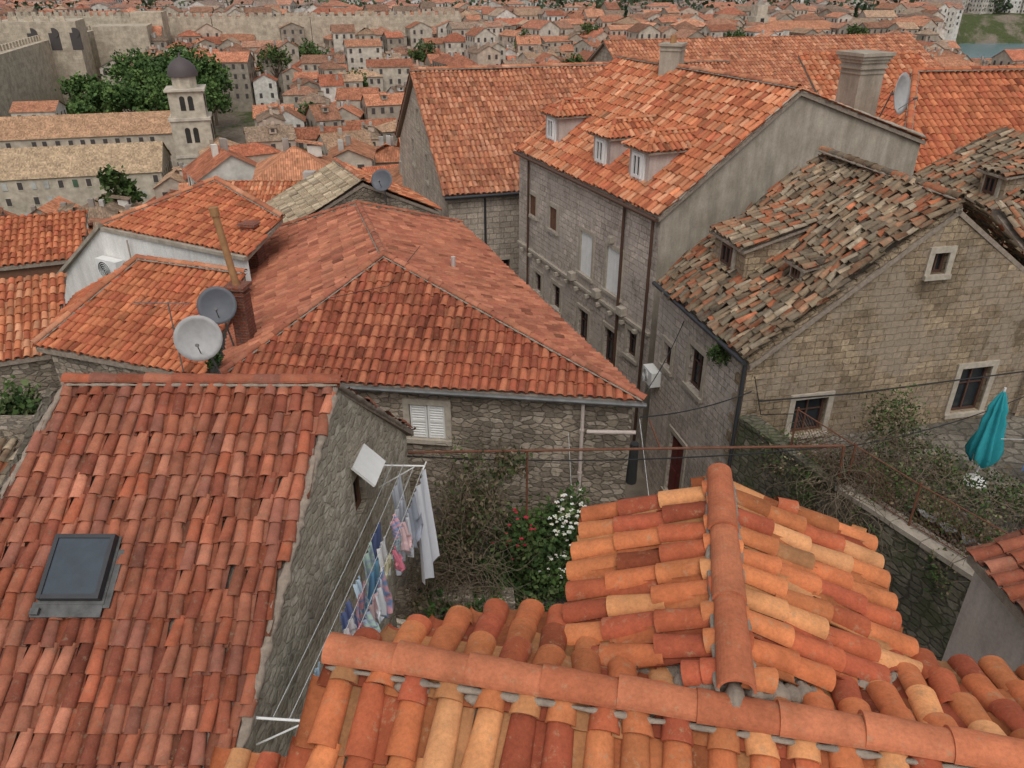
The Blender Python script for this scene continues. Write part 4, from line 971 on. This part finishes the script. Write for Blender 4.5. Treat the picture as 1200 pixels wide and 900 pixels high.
# ---------------------------------------------------------------- town
RP=[(.56,.21,.11),(.48,.17,.09),(.60,.26,.14),(.52,.16,.08),(.42,.20,.12),(.40,.28,.19),(.58,.23,.12),(.36,.16,.09),(.50,.31,.19),(.33,.22,.15)]
WP_=[(.54,.47,.38),(.46,.40,.32),(.62,.55,.46),(.40,.34,.27),(.70,.66,.59),(.58,.46,.36),(.34,.29,.23)]
def house(mb,x,y,th,w,l,zb,ze,m,hip,cr,cw,det=1,near=False,tiles=None):
    X=V((math.cos(th),math.sin(th),0));Y=V((-X.y,X.x,0));C=V((x,y,0))
    P=lambda a,b,z:C+X*a+Y*b+V((0,0,z))
    hw,hl=w/2,l/2
    zr_=ze+m*hl; o=.3; i_=hl if hip else 0
    for (a0,b0,a1,b1) in ((-hw,-hl,hw,-hl),(hw,-hl,hw,hl),(hw,hl,-hw,hl),(-hw,hl,-hw,-hl)):
        A=P(a0,b0,zb);B_=P(a1,b1,zb);B2=P(a1,b1,ze);A2=P(a0,b0,ze)
        L=(B_-A).length; d=(B_-A)/L; n=V((d.y,-d.x,0))
        if a0==a1 and not hip:
            mb.face([A,B_,B2,P(a0,0,zr_),A2],0,cw)
        else: mb.face([A,B_,B2,A2],0,cw)
        if n.dot(V((x,y,0)))<0:
            k=int(L/2.3); rows=int(min(ze-zb,13)/2.9)
            for i in range(k):
                for r in range(rows):
                    if random.random()<.15: continue
                    c=A+d*((i+.5)*L/k+random.uniform(-.2,.2))+V((0,0,ze-zb-1.4-r*2.8))+n*.05; s=.42;hh=.68
                    if near and random.random()<.4:
                        gcol=random.choice([(.10,.16,.10),(.5,.5,.46),(.18,.12,.08)])
                        mb.box(c,d*s,n*.05,V((0,0,hh)),0,gcol)
                    else:
                        if near: mb.box(c-n*.02,d*(s+.12),n*.05,V((0,0,hh+.14)),0,tuple(v*1.15 for v in cw))
                        mb.face([c-d*s-V((0,0,hh))+n*.04,c+d*s-V((0,0,hh))+n*.04,c+d*s+V((0,0,hh))+n*.04,c-d*s+V((0,0,hh))+n*.04],2,(1,1,1))
    S_=math.hypot(1,m)
    for sg in (-1,1):
        pts=[P(-(hw+o),sg*(hl+o),ze-m*o),P(hw+o,sg*(hl+o),ze-m*o),P(hw+o-(i_+o if hip else 0),0,zr_),P(-(hw+o)+(i_+o if hip else 0),0,zr_)]
        uv=[(-hw,0),(hw,0),(hw-i_,hl*S_),(-hw+i_,hl*S_)]
        if tiles is not None: tiles.append([V(q) for q in pts]); 
        if sg>0: pts=pts[::-1];uv=uv[::-1]
        k=random.uniform(.9,1.1); 
        if tiles is None: mb.face(pts,1,tuple(c*k for c in cr),uv)
        if hip:
            pts=[P(sg*(hw+o),-(hl+o),ze-m*o),P(sg*(hw+o),(hl+o),ze-m*o),P(sg*(hw-i_),0,zr_)]; uv=[(-hl,0),(hl,0),(0,hl*S_)]
            if tiles is not None: tiles.append(pts)
            else:
                if sg<0: pts=pts[::-1];uv=uv[::-1]
                mb.face(pts,1,tuple(c*k for c in cr),uv)
    for sg in (-1,1): mb.face([P(-hw,sg*(hl+.02),ze-.2),P(hw,sg*(hl+.02),ze-.2),P(hw,sg*(hl+o),ze-m*o-.02),P(-hw,sg*(hl+o),ze-m*o-.02)],0,tuple(c*.9 for c in cw))
    if det:
        for k in range(random.choice([0,1,1,2,3])):
            a=random.uniform(-hw*.6,hw*.6); b=random.uniform(-hl*.5,hl*.5)
            mb.box(P(a,b,zr_-m*abs(b)+.3),X*.35,Y*.3,V((0,0,.8)),0,random.choice([cw,(.35,.3,.26),(.5,.47,.43)]))
        if random.random()<.4 and tiles is None:
            sgn=-1; b=hl*.45*sgn; a=random.uniform(-hw*.5,hw*.5); z0=ze+m*(hl-abs(b))
            mb.box(P(a,b-.2,z0+.35),X*.7,Y*.7,V((0,0,.55)),0,cw); mb.face([P(a-.9,b-1.1,z0+.9),P(a+.9,b-1.1,z0+.9),P(a+.9,b+1.6,z0+1.35),P(a-.9,b+1.6,z0+1.35)],1,cr)
            mb.face([P(a-.35,b-.93,z0+.1),P(a+.35,b-.93,z0+.1),P(a+.35,b-.93,z0+.75),P(a-.35,b-.93,z0+.75)],2)
TM=[M['farwall'],M['farroof'],M['farwin']]
far=MB(); hill=MB()
def excl(x,y):
    if x>-9 and y<68 and x<40: return True
    if -128<x<-58 and 122<y<200: return True
    if x<-66 and 185<y<250 and x>-135: return True
    if x>.535*y-14 and 418<y<590: return True
    if 66<x<104 and 138<y<162: return True
    if 92<x<126 and 205<y<230: return True
    if x<-126 and y<320: return True
    return False
th0=math.radians(17); cs,sn=math.cos(th0),math.sin(th0)
cnt=0
for j in range(0,66):
    for i in range(-50,64):
        sx,sy=9.2,8.4
        a=i*sx+(j%2)*3+random.uniform(-1.6,1.6); b=34+j*sy+random.uniform(-1.4,1.4)
        x=a*cs-(b-36)*sn; y=36+a*sn+(b-36)*cs
        if y<38 or y>440 or abs(x)>.72*y+14 or excl(x,y): continue
        if random.random()<(.06 if y<150 else .10): continue
        z=g(x,y)
        w=random.uniform(5.5,14);l=random.uniform(5.4,9.2); t=th0+random.gauss(0,.14)+(math.pi/2 if random.random()<.5 else 0)
        if y<110: w*=.85;l*=.9
        ht=random.uniform(5.0,14) if y>75 else random.uniform(4.0,7.5)
        if x<-.40*y and y<125: ht=random.uniform(2.6,5.0)
        if x<-16 and y<68: ht=random.uniform(1.8,3.6)
        if x>.5*y and y>250:
            ht=min(ht,-.088*y+36)
            if ht<2: continue
        haze_mix=min(1,y/450.); cr=random.choice(RP); cr=tuple(c*(1-.22*haze_mix)+.22*haze_mix*q for c,q in zip(cr,(.44,.36,.31)))  # distance haze painted into roof colour: farther roofs blend to a dull tone
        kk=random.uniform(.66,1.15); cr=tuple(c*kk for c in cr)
        if y<68:
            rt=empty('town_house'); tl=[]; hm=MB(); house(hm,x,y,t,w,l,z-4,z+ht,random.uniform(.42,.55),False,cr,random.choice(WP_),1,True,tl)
            hm.build('walls_and_windows',TM,rt); pal_=random.choice(['E','F','J','oldY','F','E'])
            for q in tl: roof('roof',q,rt,pal_,'tileMid',K=3,w=.24,e=.4,lip=False,vary=.14)
        elif y<105:
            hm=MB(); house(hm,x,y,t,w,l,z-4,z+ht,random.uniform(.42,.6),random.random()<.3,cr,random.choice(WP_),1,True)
            hm.build('town_house',TM)
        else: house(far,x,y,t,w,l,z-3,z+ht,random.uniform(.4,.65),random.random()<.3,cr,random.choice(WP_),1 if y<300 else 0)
        cnt+=1
far.build('distant_old_town_houses',TM)
for k in range(1350):
    y=445+random.random()**1.3*430; x=random.uniform(-.75*y,.75*y)
    if excl(x,y): continue
    z=g(x,y)
    house(hill,x,y,random.uniform(-.3,.5)+(1.57 if random.random()<.5 else 0),random.uniform(8,18),random.uniform(7,12),z-3,z+random.uniform(5,14),.4,random.random()<.6,random.choice([(.50,.23,.15),(.44,.21,.15),(.53,.27,.18),(.40,.22,.16),(.34,.25,.2)]),random.choice([(.68,.65,.60),(.54,.50,.44),(.60,.55,.48)]),0)
hill.build('distant_hillside_houses',TM)
for (x,y,w,l,zb,ze,rz) in ((112,330,34,13,-40,-18.5,.12),(108,218,28,9,-45,-21,.1),(84,150,30,9,-44,-16.5,.2),(132,255,34,9,-45,-27,.2),(-108,184,9,8,-50,-27,.2),(-128,178,10,9,-50,-25,.1)):
    mb=MB(); house(mb,x,y,rz,w,l,zb,ze,.42,w>12,(.52,.24,.14),(.62,.57,.49),0,True); mb.build('long_town_building' if w>12 else 'stone_chapel',TM)
mo=empty('monastery')
mb=MB(); house(mb,-96.5,147,math.radians(15),58,15,-54,-32.8,.55,False,(.50,.36,.23),(.54,.47,.37),0,True); mb.build('church_nave',TM,mo)
mb=MB(); house(mb,-98,172,math.radians(15),60,14,-50,-30.0,.5,False,(.50,.30,.18),(.52,.45,.36),0,False); mb.build('cloister_wing',TM,mo)
bt=empty('bell_tower'); bx,by=-64.,160.; mb=MB(); th=math.radians(17); X=V((math.cos(th),math.sin(th),0));Y=V((-X.y,X.x,0));C=V((bx,by,-1.0)); Z=V((0,0,1))
cw=(.56,.49,.39)
mb.box(C+Z*-36,X*3.6,Y*3.6,Z*12.,0,cw); 
for z_,s in ((-24,3.9),(-31,3.8)): mb.box(C+Z*z_,X*s,Y*s,Z*.25,0,(.6,.53,.44))
mb.box(C+Z*-21.3,X*3.2,Y*3.2,Z*2.5,0,cw); mb.box(C+Z*-18.7,X*3.7,Y*3.7,Z*.2,0,(.6,.53,.44))
mb.tube(C+Z*-18.5,C+Z*-16.4,2.4,2.4,8,0,cw)
dk=(.05,.045,.04)
for s in (-1,1):
    for zc_,hh in ((-27.2,1.2),(-21.3,1.1),(-34.5,1.0)):
        for n_,u_ in ((-Y,X),(-X,Y),(X,Y)):
            R_=3.2 if zc_>-24 else 3.6
            mb.box(C+Z*zc_+n_*(R_+.0)+u_*s*.75,u_*.48,n_*.05,Z*hh,0,dk); mb.tube(C+Z*(zc_+hh)+n_*(R_-.1)+u_*s*.75,C+Z*(zc_+hh)+n_*(R_+.055)+u_*s*.75,.48,.48,12,0,dk)
mb.build('tower',TM,bt)
mb=MB(); pr=[(2.8,-16.4),(2.75,-15.6),(2.4,-14.6),(1.7,-13.8),(.9,-13.3),(.3,-13.1),(.2,-12.6),(.05,-12.2)]
for (r0,z0),(r1,z1) in zip(pr[:-1],pr[1:]):
    for j in range(16):
        a0=2*math.pi*j/16;a1=2*math.pi*(j+1)/16
        mb.face([C+V((math.cos(a0)*r0,math.sin(a0)*r0,z0)),C+V((math.cos(a1)*r0,math.sin(a1)*r0,z0)),C+V((math.cos(a1)*r1,math.sin(a1)*r1,z1)),C+V((math.cos(a0)*r1,math.sin(a0)*r1,z1))])
mb.build('dome',plain('lead_dome',(.10,.08,.08),.6),bt,smooth=True)
bt=empty('church_tower'); mb=MB(); C=V((100,345,0)); mb.box(C+Z*-26,X*3,Y*3,Z*11,0,cw); mb.box(C+Z*-13,X*2.3,Y*2.3,Z*2.2,0,cw); mb.tube(C+Z*-11,C+Z*-8.,2,.2,8,0,(.3,.26,.22)); mb.box(C+Z*-17-Y*3,X*.8,Y*.1,Z*1.4,0,dk); mb.build('tower',TM,bt)
M['fort']=mat_ashlar('city_wall_stone',(.60,.51,.39),(.47,.39,.30),(.36,.30,.23),2.2,1.1,.35,None,.1,(.24,.20,.15),.5)
def cwall(name,pts,top,th=3,crn=True,bot=-55):
    r=empty(name); mb=MB()
    for a,b in zip(pts[:-1],pts[1:]):
        a=V((*a,0));b=V((*b,0)); d=(b-a).normalized(); n=V((d.y,-d.x,0)); L=(b-a).length
        mb.box((a+b)/2+Z*((top+bot)/2),d*L/2,n*th/2,Z*((top-bot)/2))
        if crn:
            k=int(L/3)
            for i in range(k): mb.box(a+d*((i+.5)*L/k)+n*(th/2-.4)+Z*(top+.7),d*.9,n*.35,Z*.7)
    mb.build('curtain_wall',M['fort'],r); return r
cwall('city_wall',[(-190,322),(-110,312),(-75,316),(-20,330)],-13.8)
cwall('city_wall',[(-150,303),(-142,255),(-128,205),(-125,190)],-17.5)
ft=empty('fortress'); mb=MB()
mb.box((-146,262,-27),(11,3,0),(-3,9,0),(0,0,14.5)); mb.box((-131,285,-26),(8,2,0),(-2,7,0),(0,0,11.0)); mb.tube((-163,240,-50),(-163,240,-9),10,9,24); mb.box((-128,300,-24),(5,1,0),(-1,5,0),(0,0,12.5))
for k in range(5): mb.box((-154+k*4.2,253.6+k*1.1,-12.0),(1.2,.3,0),(-.1,.4,0),(0,0,.8))
mb.build('keep',M['fort'],ft); mb=MB()
for k in range(3):
    q=V((-144+k*5.6,252.9+k*1.5-.0,-18)); mb.box(q,V((1.4,.37,0)),V((.04,-.2,0)),V((0,0,2.4))); mb.tube(q+V((.0,.3,2.4)),q+V((.05,-.21,2.4)),1.43,1.43,14)
mb.build('arches',M['farwin'],ft)
def tree(name,x,y,zb,hh,r,n=1100,pal=GREEN,size=.55,cyp=False):
    t=empty(name); mb=MB(); b=V((x,y,zb)); mb.tube(b,b+V((.2,0,hh*.55)),.05*hh*.5,.02*hh*.5,7)
    bl=[]
    if cyp: bl=[((x,y,zb+hh*(.2+.2*k)),(r*.5*(1-.17*k),r*.5*(1-.17*k),hh*.16),n//4) for k in range(5)]
    else:
        for k in range(6):
            a=k*1.05+random.random(); q=V((x+math.cos(a)*r*.55,y+math.sin(a)*r*.55,zb+hh*random.uniform(.5,.85))); mb.tube(b+V((0,0,hh*.35)),q,.015*hh,.006*hh,5)
            bl.append((tuple(q),(r*.5,r*.5,hh*.18),n//6))
        bl.append(((x,y,zb+hh*.85),(r*.55,r*.55,hh*.18),n//5))
    mb.build('trunk',M['bark'],t); leaves('crown',bl,size,pal,t,clump=14,spread=.22,elong=1.3)
for (x,y,hh,r) in ((-96,203,14,6),(-88,208,16,6.5),(-104,210,14,6),(-92,222,19,7),(-100,226,18,7),(-84,204,13,5),(-80,214,14,5),(-108,200,10,5),(-90,198,8,4),(-112,212,10,5),(-106,232,19,7),(-84,228,18,6),(-96,240,20,7),(-116,222,14,6)):
    tree('tree',x,y,-38,hh,r,1700,[(.07,.13,.035),(.095,.16,.045),(.12,.19,.055),(.05,.095,.028)],.7)
for (x,y,hh,r) in ((-60,118,9,3),(-40,150,10,3.5),(-46,240,12,4),(20,260,12,4),(60,280,12,5),(-20,190,11,3),(-75,262,14,6),(-62,268,13,6),(-68,280,13,6),(-30,280,12,5),(5,300,12,5),(40,200,11,4),(-32,110,8,3),(80,300,12,5),(130,320,12,5),(-50,200,11,4),(30,320,13,5)):
    tree('tree',x,y,g(x,y)+2,hh,r,900,GREEN,.6)
for (x,y) in ((46,345),(150,372),(155,376)): tree('cypress_tree',x,y,g(x,y),15,3.4,1200,[(.03,.05,.025),(.04,.065,.03)],.8,True)
bl=[]
for k in range(1150):
    y=440+random.random()**1.2*450; x=random.uniform(-.75*y,.75*y)
    if excl(x,y): continue
    s=random.uniform(4,10); bl.append(((x,y,g(x,y)+s*.8),(s*1.2,s,s*1.0),70))
leaves('distant_trees',bl,2.0,[(.06,.09,.045),(.07,.10,.05),(.05,.075,.04),(.09,.11,.06)],None,clump=10,spread=.3,elong=1.2)
leaves('garden_shrubs',[((-98+random.uniform(-18,24),192+random.uniform(-4,6),-35),(4,3,2.2),260) for k in range(14)],.6,[(.09,.15,.045),(.11,.16,.055),(.07,.11,.035)])
# ---------------------------------------------------------------- light & camera
w=bpy.data.worlds.new('World'); sc.world=w; w.use_nodes=True; nt=w.node_tree; bg=nt.nodes['Background']
AZ=math.radians(180); EL=math.radians(56)
sky=nt.nodes.new('ShaderNodeTexSky'); sky.sky_type='NISHITA'; sky.sun_disc=False; sky.sun_elevation=EL; sky.sun_rotation=AZ; sky.dust_density=3; sky.air_density=1.
hs=nt.nodes.new('ShaderNodeHueSaturation'); hs.inputs['Saturation'].default_value=.2; nt.links.new(sky.outputs[0],hs.inputs['Color']); nt.links.new(hs.outputs[0],bg.inputs['Color']); bg.inputs['Strength'].default_value=.148
sd=bpy.data.lights.new('sun','SUN'); sd.energy=1.0; sd.angle=math.radians(38); sd.color=(1,.955,.89); so=bpy.data.objects.new('sun',sd); COL.objects.link(so)
dirv=V((math.sin(AZ)*math.cos(EL),math.cos(AZ)*math.cos(EL),math.sin(EL))); so.rotation_euler=dirv.to_track_quat('Z','Y').to_euler(); so.location=(-2,-20,30)
cam=bpy.data.cameras.new('camera'); cam.lens=27; cam.sensor_width=36; cam.clip_end=3000; cam.clip_start=.05
co=bpy.data.objects.new('camera',cam); COL.objects.link(co); co.rotation_euler=(math.pi/2-math.atan(480/900),0,0); sc.camera=co
sc.view_settings.view_transform='Standard'; sc.view_settings.look='None'; sc.view_settings.exposure=0
print('houses',cnt)
